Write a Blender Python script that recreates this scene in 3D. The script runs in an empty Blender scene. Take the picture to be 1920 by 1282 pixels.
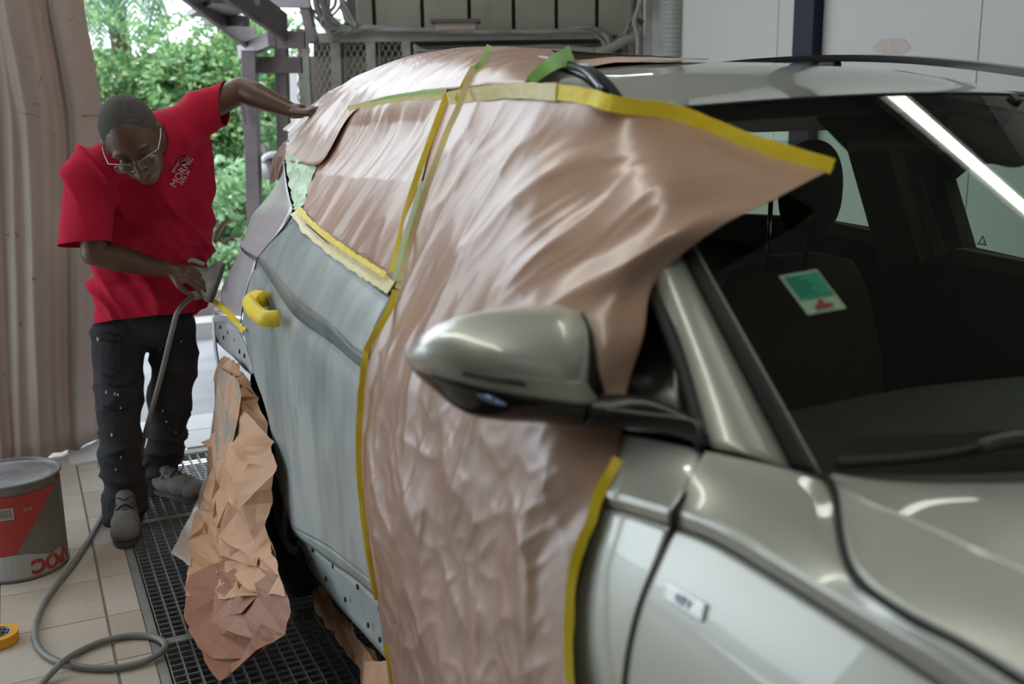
import bpy, bmesh, math, random
from mathutils import Vector, Matrix, noise, Euler
random.seed(7)
SC = bpy.context.scene
COL = SC.collection
PI = math.pi

# ------------------------------------------------------------------ camera
IW, IH, FPX = 1920, 1282, 1946.2
YAW, PIT, ROL = math.radians(25.288), math.radians(12.539), math.radians(0.809)
CAM = Vector((0, 0, 1.5))
_f = Vector((math.cos(PIT)*math.sin(YAW), math.cos(PIT)*math.cos(YAW), -math.sin(PIT)))
_r = Vector((math.cos(YAW), -math.sin(YAW), 0))
_d = _f.cross(_r)
_R = math.cos(ROL)*_r + math.sin(ROL)*_d
_D = -math.sin(ROL)*_r + math.cos(ROL)*_d
cam_data = bpy.data.cameras.new('camera')
cam = bpy.data.objects.new('camera', cam_data); COL.objects.link(cam)
m = Matrix.Identity(4)
for i in range(3):
    m[i][0] = _R[i]; m[i][1] = -_D[i]; m[i][2] = -_f[i]; m[i][3] = CAM[i]
cam.matrix_world = m
cam_data.sensor_width = 36; cam_data.lens = FPX*36/IW
cam_data.clip_start = 0.05; cam_data.clip_end = 200
cam_data.dof.use_dof = True; cam_data.dof.focus_distance = 3.1; cam_data.dof.aperture_fstop = 3.0
SC.camera = cam
SC.view_settings.view_transform = 'Standard'; SC.view_settings.look = 'None'
SC.view_settings.gamma = 1; SC.view_settings.use_curve_mapping = False
SC.view_settings.exposure = 0.14
SC.cycles.use_denoising = True
SC.cycles.max_bounces = 8; SC.cycles.diffuse_bounces = 4; SC.cycles.glossy_bounces = 4
SC.cycles.transparent_max_bounces = 16; SC.cycles.caustics_reflective = False; SC.cycles.caustics_refractive = False
SC.cycles.sample_clamp_indirect = 6

# ------------------------------------------------------------------ world: even overcast sky
wd = bpy.data.worlds.new('World'); SC.world = wd; wd.use_nodes = True
wn = wd.node_tree; bg = wn.nodes['Background']
bg.inputs[0].default_value = (0.82, 0.91, 1.0, 1); bg.inputs[1].default_value = 3.0

def ray(px, py):
    return _R*((px-IW/2)/FPX) + _D*((py-IH/2)/FPX) + _f
def X(px, py, x):
    d = ray(px, py); return CAM + d*((x-CAM.x)/d.x)
def Y(px, py, y):
    d = ray(px, py); return CAM + d*((y-CAM.y)/d.y)
def Z(px, py, z):
    d = ray(px, py); return CAM + d*((z-CAM.z)/d.z)
def D(px, py, dep):
    return CAM + ray(px, py)*dep
def PL(px, py, p0, n, off=0):
    d = ray(px, py); return CAM + d*(((p0-CAM).dot(n)+off)/d.dot(n))

# ------------------------------------------------------------------ materials
MATS = {}
def mat(name, col, rough=0.5, metal=0.0, spec=0.5, noise_amt=0.0, nscale=8.0, col2=None, bump=0.0, bscale=60.0,
        coat=0.0, coatr=0.05, trans=0.0, emit=None, estr=0.0, alpha=1.0, stretch=None, sub=0.0, detail=4.0, coords='Object', n2=None):
    if name in MATS: return MATS[name]
    mt = bpy.data.materials.new(name); mt.use_nodes = True; MATS[name] = mt
    nt = mt.node_tree; N = nt.nodes; L = nt.links; b = N['Principled BSDF']
    b.inputs['Base Color'].default_value = (*col, 1); b.inputs['Roughness'].default_value = rough
    b.inputs['Metallic'].default_value = metal; b.inputs['Specular IOR Level'].default_value = spec
    b.inputs['Coat Weight'].default_value = coat; b.inputs['Coat Roughness'].default_value = coatr
    b.inputs['Transmission Weight'].default_value = trans; b.inputs['Alpha'].default_value = alpha
    if sub: b.inputs['Subsurface Weight'].default_value = sub; b.inputs['Subsurface Scale'].default_value = 0.01
    if emit: b.inputs['Emission Color'].default_value = (*emit, 1); b.inputs['Emission Strength'].default_value = estr
    tc = N.new('ShaderNodeTexCoord'); src = tc.outputs[coords]
    if stretch:
        mp = N.new('ShaderNodeMapping'); mp.inputs['Scale'].default_value = stretch; L.new(src, mp.inputs[0]); src = mp.outputs[0]
    if col2:
        nz = N.new('ShaderNodeTexNoise'); nz.inputs['Scale'].default_value = nscale; nz.inputs['Detail'].default_value = detail
        nz.inputs['Roughness'].default_value = 0.6
        L.new(src, nz.inputs['Vector'])
        rp = N.new('ShaderNodeValToRGB'); rp.color_ramp.elements[0].position = 0.5-noise_amt; rp.color_ramp.elements[1].position = 0.5+noise_amt
        rp.color_ramp.elements[0].color = (*col, 1); rp.color_ramp.elements[1].color = (*col2, 1)
        L.new(nz.outputs['Fac'], rp.inputs[0]); out = rp.outputs[0]
        if n2:                                  # second, finer layer of specks: (scale, threshold, colour)
            nb = N.new('ShaderNodeTexNoise'); nb.inputs['Scale'].default_value = n2[0]; nb.inputs['Detail'].default_value = 3
            L.new(src, nb.inputs['Vector'])
            r2 = N.new('ShaderNodeValToRGB'); r2.color_ramp.elements[0].position = n2[1]; r2.color_ramp.elements[1].position = n2[1]+0.06
            L.new(nb.outputs['Fac'], r2.inputs[0])
            mx = N.new('ShaderNodeMixRGB'); mx.inputs[2].default_value = (*n2[2], 1)
            L.new(r2.outputs[0], mx.inputs[0]); L.new(out, mx.inputs[1]); out = mx.outputs[0]
        L.new(out, b.inputs['Base Color'])
    if bump:
        nz2 = N.new('ShaderNodeTexNoise'); nz2.inputs['Scale'].default_value = bscale; nz2.inputs['Detail'].default_value = 5
        L.new(src, nz2.inputs['Vector'])
        bp = N.new('ShaderNodeBump'); bp.inputs['Strength'].default_value = bump; bp.inputs['Distance'].default_value = 0.01
        L.new(nz2.outputs['Fac'], bp.inputs['Height']); L.new(bp.outputs[0], b.inputs['Normal'])
    return mt

def thin_glass(name, tint, f0=0.05, rough=0.0):
    """pane: two-sided Schlick reflection over a tinted clear pane"""
    mt = bpy.data.materials.new(name); mt.use_nodes = True; nt = mt.node_tree; N = nt.nodes; L = nt.links
    N.clear(); o = N.new('ShaderNodeOutputMaterial'); mx = N.new('ShaderNodeMixShader')
    g = N.new('ShaderNodeNewGeometry'); dt = N.new('ShaderNodeVectorMath'); dt.operation = 'DOT_PRODUCT'
    L.new(g.outputs['Normal'], dt.inputs[0]); L.new(g.outputs['Incoming'], dt.inputs[1])
    def m(op, a, b):
        q = N.new('ShaderNodeMath'); q.operation = op; q.use_clamp = False
        for i, v in enumerate((a, b)):
            if v is None: continue
            if isinstance(v, (int, float)): q.inputs[i].default_value = v
            else: L.new(v, q.inputs[i])
        return q.outputs[0]
    c = m('ABSOLUTE', dt.outputs['Value'], None); k = m('SUBTRACT', 1.0, c); k5 = m('POWER', k, 5.0)
    F = m('ADD', m('MULTIPLY', k5, 1-f0), f0)
    tr = N.new('ShaderNodeBsdfTransparent'); tr.inputs[0].default_value = (*tint, 1)
    gl = N.new('ShaderNodeBsdfGlossy'); gl.inputs['Roughness'].default_value = rough
    L.new(F, mx.inputs[0]); L.new(tr.outputs[0], mx.inputs[1]); L.new(gl.outputs[0], mx.inputs[2]); L.new(mx.outputs[0], o.inputs[0])
    return mt

SILVER = mat('silver_paint', (0.55, 0.575, 0.52), 0.40, 0.38, 0.5, coat=1.0, coatr=0.03)
PRIMER = mat('sanded_primer', (0.24, 0.275, 0.275), 0.38, 0.12, 0.5, noise_amt=0.15, nscale=2.6, col2=(0.50, 0.55, 0.54), stretch=(1, 1.6, 0.7), bump=0.04, bscale=30, n2=(6, 0.58, (0.36, 0.41, 0.40)), detail=3)
QUART = mat('polished_primer', (0.60, 0.60, 0.64), 0.26, 0.2, 0.5, noise_amt=0.2, nscale=4, col2=(0.68, 0.68, 0.72), n2=(24, 0.66, (0.80, 0.80, 0.84)))
BAND = mat('primer_shoulder_shade', (0.14, 0.165, 0.165), 0.42, 0.15, 0.5, noise_amt=0.2, nscale=6, col2=(0.30, 0.335, 0.33))  # shade of the downward facet put into a darker primer
BLACK = mat('gloss_black', (0.012, 0.012, 0.013), 0.12, 0, 0.5)
MBLACK = mat('matte_black', (0.02, 0.02, 0.021), 0.6)
RUBBER = mat('tyre_rubber', (0.022, 0.022, 0.023), 0.75, bump=0.2, bscale=80)
CABIN = mat('cabin_fabric', (0.03, 0.026, 0.022), 0.85, bump=0.1, bscale=200)
LINER = mat('cabin_liner', (0.16, 0.13, 0.10), 0.9)
PAPER = mat('masking_paper', (0.44, 0.272, 0.198), 0.33, 0, 0.9, noise_amt=0.25, nscale=3, col2=(0.50, 0.325, 0.245), bump=0.22, bscale=10, stretch=(1, 1, 0.4), coat=.25, coatr=.18)
KRAFT = mat('kraft_paper', (0.56, 0.32, 0.19), 0.6, 0, 0.4, noise_amt=0.3, nscale=5, col2=(0.66, 0.41, 0.26), bump=0.25, bscale=22)
KRAFTD = mat('kraft_overspray', (0.30, 0.31, 0.27), 0.6, 0, 0.4, noise_amt=0.12, nscale=6, col2=(0.58, 0.37, 0.25), bump=0.25, bscale=22)
YTAPE = mat('yellow_tape', (0.90, 0.66, 0.02), 0.45, 0, 0.4, noise_amt=0.15, nscale=18, col2=(0.93, 0.76, 0.07), bump=0.3, bscale=60)
PTAPE = mat('pale_tape', (0.82, 0.72, 0.30), 0.35, 0, 0.4, noise_amt=0.2, nscale=20, col2=(0.88, 0.82, 0.52), bump=0.3, bscale=60)
GTAPE = mat('green_tape', (0.30, 0.66, 0.14), 0.4, 0, 0.4, noise_amt=0.2, nscale=18, col2=(0.40, 0.72, 0.28), bump=0.2)
PGTAPE = mat('pale_green_tape', (0.50, 0.74, 0.50), 0.35, 0, 0.4, noise_amt=0.2, nscale=25, col2=(0.66, 0.84, 0.62), bump=0.6, bscale=40)

# ------------------------------------------------------------------ builders
def link(name, me, mt, parent=None, smooth=True):
    o = bpy.data.objects.new(name, me); COL.objects.link(o)
    for x_ in (mt if isinstance(mt, (list, tuple)) else [mt]): me.materials.append(x_)
    if parent is not None: o.parent = parent
    if smooth:
        for p in me.polygons: p.use_smooth = True
    return o
def tag(o, label=None, cat=None, group=None, kind=None):
    if label: o['label'] = label
    if cat: o['category'] = cat
    if group: o['group'] = group
    if kind: o['kind'] = kind
    return o
def empty(name, loc=(0, 0, 0), label=None, cat=None, group=None):
    o = bpy.data.objects.new(name, None); COL.objects.link(o); o.location = loc; o.empty_display_size = .1
    tag(o, label, cat, group); return o
def mesh_of(bm, name='m'):
    me = bpy.data.meshes.new(name); bm.to_mesh(me); bm.free(); return me
def obj(name, bm, mt, parent=None, smooth=False, loc=None):
    o = link(name, mesh_of(bm, name), mt, parent, smooth)
    if parent is not None and parent.type == 'EMPTY' and loc is None:
        o.matrix_parent_inverse = Matrix.Translation(-Vector(parent.location))
    return o
def put(o, parent):
    o.parent = parent
    if parent.type == 'EMPTY': o.matrix_parent_inverse = Matrix.Translation(-Vector(parent.location))
    return o

def cr(pts, n):
    """Catmull-Rom through pts, n samples evenly in chord length."""
    P = [Vector(p) for p in pts]
    if len(P) == 2: return [P[0].lerp(P[1], i/(n-1)) for i in range(n)]
    Q = [P[0]*2-P[1]] + P + [P[-1]*2-P[-2]]
    cum = [0.0]
    for i in range(len(P)-1): cum.append(cum[-1] + max(1e-6, (P[i+1]-P[i]).length))
    out = []
    for i in range(n):
        s = cum[-1]*i/(n-1); k = 0
        while k < len(P)-2 and s > cum[k+1]: k += 1
        t = (s-cum[k])/(cum[k+1]-cum[k])
        p0, p1, p2, p3 = Q[k], Q[k+1], Q[k+2], Q[k+3]
        l1 = max(1e-6, (p1-p0).length)**.5; l2 = max(1e-6, (p2-p1).length)**.5; l3 = max(1e-6, (p3-p2).length)**.5
        # centripetal tangents
        m1 = (p2-p1) + l2*((p1-p0)/l1 - (p2-p0)/(l1+l2)) if True else 0
        m2 = (p2-p1) + l2*((p3-p2)/l3 - (p3-p1)/(l2+l3))
        t2 = t*t; t3 = t2*t
        out.append(p1*(2*t3-3*t2+1) + m1*(t3-2*t2+t) + p2*(-2*t3+3*t2) + m2*(t3-t2))
    return out
def net(rows, nu, nv):
    """control rows -> nv x nu grid of points"""
    R = [cr(r, nu) for r in rows]
    cols = [cr([r[i] for r in R], nv) for i in range(nu)]
    return [[cols[i][j] for i in range(nu)] for j in range(nv)]
def add_grid(bm, G, closed=False):
    V = [[bm.verts.new(p) for p in row] for row in G]
    for j in range(len(V)-1):
        n = len(V[j])
        for i in range(n if closed else n-1):
            k = (i+1) % n
            try: bm.faces.new((V[j][i], V[j][k], V[j+1][k], V[j+1][i]))
            except ValueError: pass
    return V
def face_cam(bm):
    bm.normal_update()
    s = 0
    for f in bm.faces:
        s += f.normal.dot(CAM - f.calc_center_median())*f.calc_area()
    if s < 0: bmesh.ops.reverse_faces(bm, faces=bm.faces[:])
def solid(o, th):
    md = o.modifiers.new('thick', 'SOLIDIFY'); md.thickness = th; md.offset = -1; return o
def patch(name, nets, mt, parent=None, th=0.003, disp=None):
    bm = bmesh.new()
    for (rows, nu, nv) in nets:
        G = net(rows, nu, nv)
        if disp: G = [[disp(p, i/(nu-1), j/(nv-1)) for i, p in enumerate(r)] for j, r in enumerate(G)]
        add_grid(bm, G)
    face_cam(bm)
    o = link(name, mesh_of(bm), mt, None, True)
    if parent is not None: put(o, parent)
    if th: solid(o, th)
    return o
def ribbon(name, line, wid, mt, parent=None, lift=0.003, nrm=None, th=0.0012, n=60, wob=0.0):
    """strip along a 3-D line, lying in the surface whose normal points roughly to nrm"""
    L = cr(line, n); bm = bmesh.new(); G = [[], []]
    for i, p in enumerate(L):
        t = (L[min(i+1, n-1)]-L[max(i-1, 0)]).normalized()
        nn = (nrm if nrm is not None else (CAM-p)).normalized()
        s = t.cross(nn).normalized()
        w = wid[0]+(wid[1]-wid[0])*i/(n-1) if isinstance(wid, tuple) else wid
        a = w/2*(1+wob*noise.noise(p*40)); b_ = w/2*(1+wob*noise.noise(p*40+Vector((9, 3, 1))))
        nn = s.cross(t)
        if nn.dot(CAM-p) < 0: nn = -nn
        G[0].append(p+s*a+nn*lift); G[1].append(p-s*b_+nn*lift)
    add_grid(bm, G); face_cam(bm)
    o = link(name, mesh_of(bm), mt, None, False)
    if parent is not None: put(o, parent)
    return solid(o, .0004)
def tube(name, pts, r, mt, parent=None, n=60, seg=8, taper=None, bm=None, raw=False):
    own = bm is None
    if own: bm = bmesh.new()
    L = [Vector(p) for p in pts] if raw else cr(pts, n); n = len(L)
    up = None; G = []
    for i, p in enumerate(L):
        t = (L[min(i+1, n-1)]-L[max(i-1, 0)]).normalized()
        if up is None:
            up = Vector((0, 0, 1)) if abs(t.z) < .9 else Vector((1, 0, 0))
        s = t.cross(up).normalized(); up = s.cross(t).normalized()
        rr = r if taper is None else r*(1+(taper-1)*i/(n-1))
        G.append([p+(s*math.cos(a)+up*math.sin(a))*rr for a in [2*PI*k/seg for k in range(seg)]])
    V = add_grid(bm, G, True)
    bm.faces.new(V[0][::-1]); bm.faces.new(V[-1])
    if not own: return None
    o = link(name, mesh_of(bm), mt, None, True)
    if parent is not None: put(o, parent)
    return o
def box(bm, c, s, rot=None, bev=0.0):
    M = Matrix.Translation(Vector(c)) @ (rot.to_4x4() if rot is not None else Matrix.Identity(4)) @ Matrix.Diagonal((s[0], s[1], s[2], 1))
    r = bmesh.ops.create_cube(bm, size=1, matrix=M)
    if bev:
        es = list({e for v in r['verts'] for e in v.link_edges})
        bmesh.ops.bevel(bm, geom=es, offset=bev, segments=2, affect='EDGES', profile=.5)
def boxo(name, c, s, mt, parent=None, rot=None, bev=0.0):
    bm = bmesh.new(); box(bm, c, s, rot, bev); o = link(name, mesh_of(bm), mt, None, False)
    if parent is not None: put(o, parent)
    return o
def bar(name, a, b, w, d, mt, parent=None, up=(0, 0, 1), bev=0.002):
    """rectangular bar from a to b; w across, d in the up direction"""
    a = Vector(a); b = Vector(b); t = (b-a).normalized(); u = Vector(up)
    s = t.cross(u)
    if s.length < 1e-3: s = t.cross(Vector((1, 0, 0)))
    s.normalize(); u = s.cross(t)
    M = Matrix((s, t, u)).transposed()
    return boxo(name, (a+b)/2, (w, (b-a).length, d), mt, parent, M, bev)
def text(name, s, size, mt, M, parent=None, th=0.0006, spacing=1.0):
    cu = bpy.data.curves.new(name, 'FONT'); cu.body = s; cu.size = size; cu.extrude = th; cu.align_x = 'CENTER'; cu.align_y = 'CENTER'; cu.space_character = spacing
    t = bpy.data.objects.new(name+'_tmp', cu); COL.objects.link(t)
    dg = bpy.context.evaluated_depsgraph_get(); me = bpy.data.meshes.new_from_object(t.evaluated_get(dg))
    bpy.data.objects.remove(t)
    me.transform(M); o = link(name, me, mt, None, False)
    if parent is not None: put(o, parent)
    return o
def struct(o): o['kind'] = 'structure'; return o

# ------------------------------------------------------------------ lights: ceiling tube fittings of the spray bay
EMIT = mat('tube_light', (1, 1, 1), emit=(1.0, 1.0, 0.90), estr=13)
FIT = mat('fitting_white', (0.7, 0.7, 0.68), 0.5)
def tube_fitting(a, b, label, down=(0, 0, -1), w=0.16):
    a = Vector(a); b = Vector(b); c = (a+b)/2; dn = Vector(down).normalized()
    e = empty('ceiling_light', c, label, 'light', 'tube lights')
    bar('housing', a-dn*0.05, b-dn*0.05, w+0.08, 0.08, FIT, e, up=-dn)
    t = (b-a).normalized(); s = t.cross(dn).normalized()
    bar('diffuser', a-dn*0.0, b-dn*0.0, w*.8, 0.03, EMIT, e, up=-dn)
    return e
tube_fitting((0.42, -1.8, 3.05), (0.42, 4.2, 3.05), 'long ceiling tube light above the left side of the car', w=.11)
tube_fitting((2.45, 2.02, 3.05), (3.85, 1.10, 3.05), 'slanted ceiling tube light above the far side of the car', w=.125)
def area(name, loc, size, rot, col, power, spread=None, portal=False):
    l = bpy.data.lights.new(name, 'AREA'); l.shape = 'RECTANGLE'; l.size, l.size_y = size; l.energy = power; l.color = col
    o = bpy.data.objects.new(name, l); o.location = loc; o.rotation_euler = rot; COL.objects.link(o)
    if portal: l.cycles.is_portal = True
    return o
area('rear_opening_portal', (0.75, 4.82, 1.5), (1.3, 3.0), (-PI/2, 0, 0), (1, 1, 1), 1, portal=True)
area('side_opening_portal', (-2.45, 3.85, 1.2), (2.4, 1.9), (0, -PI/2, 0), (1, 1, 1), 1, portal=True)

# ------------------------------------------------------------------ the setting
WALL = mat('white_panel', (0.56, 0.56, 0.51), 0.45, noise_amt=0.3, nscale=1.5, col2=(0.60, 0.60, 0.56), bump=0.03, n2=(42, 0.74, (0.35, 0.35, 0.32)))
CEIL = mat('ceiling_grey', (0.36, 0.36, 0.33), 0.8)
TILE = [mat('tile_a', (0.40, 0.325, 0.25), 0.5, noise_amt=0.3, nscale=5, col2=(0.50, 0.44, 0.37), bump=0.05, n2=(14, 0.70, (0.26, 0.22, 0.19))),
        mat('tile_b', (0.44, 0.375, 0.30), 0.5, noise_amt=0.3, nscale=4, col2=(0.53, 0.49, 0.43), bump=0.05, n2=(11, 0.71, (0.28, 0.24, 0.21)))]
GROUT = mat('grout', (0.23, 0.20, 0.17), 0.9, bump=0.3)
CONC = mat('concrete', (0.30, 0.30, 0.31), 0.85, noise_amt=0.2, nscale=3, col2=(0.42, 0.42, 0.43), bump=0.4, bscale=12)
WTILE = mat('outside_tile', (0.62, 0.62, 0.62), 0.35)
GALV = mat('galvanised', (0.42, 0.42, 0.40), 0.45, 0.6, noise_amt=0.2, nscale=9, col2=(0.30, 0.30, 0.28))
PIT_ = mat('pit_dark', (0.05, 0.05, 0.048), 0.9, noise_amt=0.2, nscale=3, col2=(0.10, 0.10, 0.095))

T = 0.2961; XG = 0.118            # tile size, the long grout line
XE = 0.222; YT = 4.70             # edge of the grating, threshold
bm = bmesh.new(); box(bm, (-1.6, 1.15, -0.03), (3.64, 8.3, 0.05)); floor = obj('floor', bm, GROUT); struct(floor)
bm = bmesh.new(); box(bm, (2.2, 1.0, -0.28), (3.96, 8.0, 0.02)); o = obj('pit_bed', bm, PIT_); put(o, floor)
bm = bmesh.new(); box(bm, (0, 1.0, -0.34), (9, 9.0, 0.05)); box(bm, (3.58, 1.0, -0.03), (.9, 8.0, .05)); box(bm, (2.9, 5.6, -.03), (2.6, 1.8, .05)); o = obj('floor_slab', bm, CONC); put(o, floor)
tm = {}
k = 0
for iy in range(3, 17):
    y1 = 4.678 - (iy-1)*T + T*1.0     # rows counted from the threshold
    yc = 4.678 - (iy-3.0)*T + 0.0
for r_ in range(-3, 12):
    # row boundaries fitted in the photograph: y = 3.1187h - .19738h*k (h = 1.5)
    ya = 4.678 - T*r_; yb = ya - T
    if ya > 5.35: continue
    yt = min(ya, 5.2)
    for c_ in range(-7, 2):
        if c_ == 1: xa, xb = XG+0.004, XE-0.006
        else: xb = XG-0.004+(c_)*T; xa = xb-T+0.003
        w_ = xb-xa; d_ = T-0.003
        key = (round(w_, 4), (c_*7+r_*3) % 2)
        if key not in tm:
            b_ = bmesh.new(); box(b_, (0, 0, 0), (w_, d_, 0.012), bev=0.0015); me = mesh_of(b_, 'tile'); me.materials.append(TILE[key[1]]); tm[key] = me
        t_ = bpy.data.objects.new('tile', tm[key]); COL.objects.link(t_); t_.parent = floor
        t_.location = ((xa+xb)/2, (ya+yb)/2, -0.007+random.uniform(-.0006, .0006))
# steel angle along the pit edge
o = boxo('edge_angle', (XE+0.008, 1.2, -0.012), (0.022, 7.0, 0.022), GALV, floor)
o = boxo('edge_angle', (1.9, YT+0.03, -0.008), (3.4, 0.06, 0.02), mat('threshold_steel', (0.25, 0.26, 0.23), 0.5, 0.3), floor)
# floor gratings, 1 m panels of bearing bars and cross rods
gm = {}
def grate_mesh(w, l, dark):
    b_ = bmesh.new(); n = int(round(w/0.037))
    for i in range(n+1):
        box(b_, (i*w/n, l/2, -0.013), (0.0035, l, 0.026))
    m_ = int(round(l/0.0332))
    for j in range(m_+1):
        box(b_, (w/2, j*l/m_, -0.003), (w, 0.0028, 0.005))
    return mesh_of(b_, 'grate_bars')
gx = XE+0.03; gw = 0.925
for j, y0 in enumerate((3.975, 2.975, 1.975)):
    l_ = (YT-0.01 if j == 0 else (3.94 if j == 1 else 2.94)) - y0
    for i in range(3):
        me = grate_mesh(gw, l_, 0); me.materials.append(GALV)
        g_ = bpy.data.objects.new('grating', me); COL.objects.link(g_); g_.parent = floor; g_.location = (gx+i*(gw+0.04), y0, -0.004)
        b_ = bmesh.new()
        for (c, s) in (((gw/2, -0.012, -0.012), (gw+0.03, 0.014, 0.026)), ((gw/2, l_+0.008, -0.012), (gw+0.03, 0.014, 0.026)), ((-0.012, l_/2, -0.012), (0.01, l_, 0.026)), ((gw+0.012, l_/2, -0.012), (0.01, l_, 0.026))):
            box(b_, c, s)
        f_ = obj('grating_frame', b_, GALV); f_.parent = floor; f_.location = (gx+i*(gw+0.04), y0, -0.004)
for o in COL.objects:
    if o.name.startswith('grating') and 'frame' not in o.name: o['kind'] = 'stuff'

# outside paving: white tiles then rough concrete, kerb steps
og = boxo('ground', (0.5, 12.0, -0.05), (26, 13.3, 0.09), CONC); struct(og)
bm = bmesh.new()
pav = obj('paving', bm, WTILE); struct(pav)
for r_ in range(2):
    for c_ in range(-1, 4):
        ya = 4.77+r_*0.27
        b_ = boxo('tile', (0.588+0.5*c_+0.25, ya+0.133, -0.002), (0.493, 0.262, 0.02), WTILE, pav, bev=0.001)
kb = boxo('kerb', (1.5, 7.35, 0.05), (5.2, 0.25, 0.12), mat('kerb_stone', (0.52, 0.50, 0.50), 0.8), None); struct(kb); kb.name = 'trim_1'
kb = boxo('trim_2', (1.5, 7.75, 0.14), (5.2, 0.35, 0.26), mat('kerb_red', (0.36, 0.27, 0.26), 0.8), None); struct(kb)

def panelled(name, o0, o1, z0, z1, cuts, th=0.05):
    """wall along o0->o1 (ground points) cut in panels at fractions"""
    o0 = Vector((*o0, 0)); o1 = Vector((*o1, 0)); L_ = (o1-o0).length; t = (o1-o0)/L_; n = Vector((-t.y, t.x, 0))
    M = Matrix((t, n, Vector((0, 0, 1)))).transposed()
    back = boxo(name, (o0+o1)/2+Vector((0, 0, (z0+z1)/2))+n*0.04, (L_, 0.04, z1-z0), MBLACK, None, M); struct(back)
    cuts = [0]+cuts+[L_]
    for a, b in zip(cuts, cuts[1:]):
        boxo('panel', o0+t*((a+b)/2)+Vector((0, 0, (z0+z1)/2)), (b-a-0.005, 0.045, z1-z0), WALL, back, M, bev=0.002)
    return back
# right wall: x = 4.0 plane, seams where the photograph has them
yr = [X(1465, 40, 4.0).y, X(1846, 40, 4.0).y]
panelled('wall_right', (4.0, 6.25), (4.0, -3.0), 0, 3.2, [6.25-yr[0], 6.25-yr[1], 6.25-yr[1]+1.42, 6.25-yr[1]+2.84, 6.25-yr[1]+4.26])
yp = [X(1492, 50, 3.93).y, X(1530, 50, 3.93).y]
bm = bmesh.new(); box(bm, (3.945, sum(yp)/2, 1.6), (0.07, yp[0]-yp[1], 3.2), bev=.004)
o = obj('steel_column', bm, mat('navy_paint', (0.006, 0.008, 0.028), 0.5, 0, .3)); tag(o, 'dark blue steel column against the white panel wall', 'column')
o = None
panelled('wall_front', (4.0, -3.0), (-2.5, -3.0), 0, 3.2, [1.3, 2.6, 3.9, 5.2])
# left wall with a wide daylight opening towards the yard
panelled('wall_left', (-2.5, -3.0), (-2.5, 2.9), 0, 3.2, [1.2, 2.4, 3.6, 4.8])
b_ = boxo('trim_3', (-2.5, 3.85, 2.75), (0.06, 1.9, 0.9), WALL); struct(b_)
bm = bmesh.new(); box(bm, (0.75, 0.87, 3.25), (6.6, 7.86, 0.08)); box(bm, (2.65, 6.1, 3.25), (2.8, 2.6, 0.08)); o = obj('ceiling', bm, CEIL); struct(o)

# back wall seen over the car: vertical planks behind a rail, 7.4 m deep, square to the view
DB = 7.4
PLANK = mat('dusty_plank', (0.30, 0.28, 0.215), 0.8, noise_amt=0.25, nscale=3, col2=(0.37, 0.345, 0.27), bump=0.15, stretch=(3, 3, .6))
BATT = mat('dusty_batten', (0.12, 0.105, 0.08), 0.8)
DUSTM = mat('dusty_steel', (0.30, 0.295, 0.25), 0.7, 0.1, noise_amt=0.2, nscale=8, col2=(0.37, 0.365, 0.31))
bk = None
pts = [698, 789, 878, 962, 1043, 1120, 1207]
rt = _r.copy(); vw = Vector((_f.x, _f.y, 0)).normalized(); MB = Matrix((rt, vw, Vector((0, 0, 1)))).transposed()
def dp(px, py, dep):
    """point at horizontal depth dep"""
    d = ray(px, py); return CAM + d*(dep/d.dot(vw))
def wallbox(name, px0, px1, py0, py1, dep, th, mt, parent=None, bev=0.0):
    a = dp(px0, (py0+py1)/2, dep); b = dp(px1, (py0+py1)/2, dep); t_ = dp((px0+px1)/2, py0, dep); u = dp((px0+px1)/2, py1, dep)
    c = Vector(((a.x+b.x)/2, (a.y+b.y)/2, (t_.z+u.z)/2))
    return boxo(name, c+vw*th/2, ((b-a).length, th, t_.z-u.z), mt, parent, MB, bev)
bk = wallbox('wall_back', 660, 1230, -220, 700, DB+0.06, 0.06, mat('wall_back_dark', (0.10, 0.09, 0.075), 0.9)); struct(bk)
for a, b in zip(pts, pts[1:]):
    wallbox('plank', a+3.5, b-3.5, -200, 66, DB, 0.05, PLANK, bk, .004)
wallbox('plank', 664, 694, -200, 66, DB, 0.05, mat('plank_pale', (0.33, 0.31, 0.26), 0.8), bk, .004)
for a in (1168, 1182, 1196):
    wallbox('plank', a-6, a+6, 80, 240, DB, 0.03, mat('plank_pale', (0.33, 0.31, 0.26), 0.8), bk)
# pillar between back wall and white panels
for a, b, m_ in ((1208, 1262, WALL),):
    wallbox('trim_4', a, b, -260, 700, DB-0.15, 0.12, m_)
    struct(bpy.data.objects['trim_4'])

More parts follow.
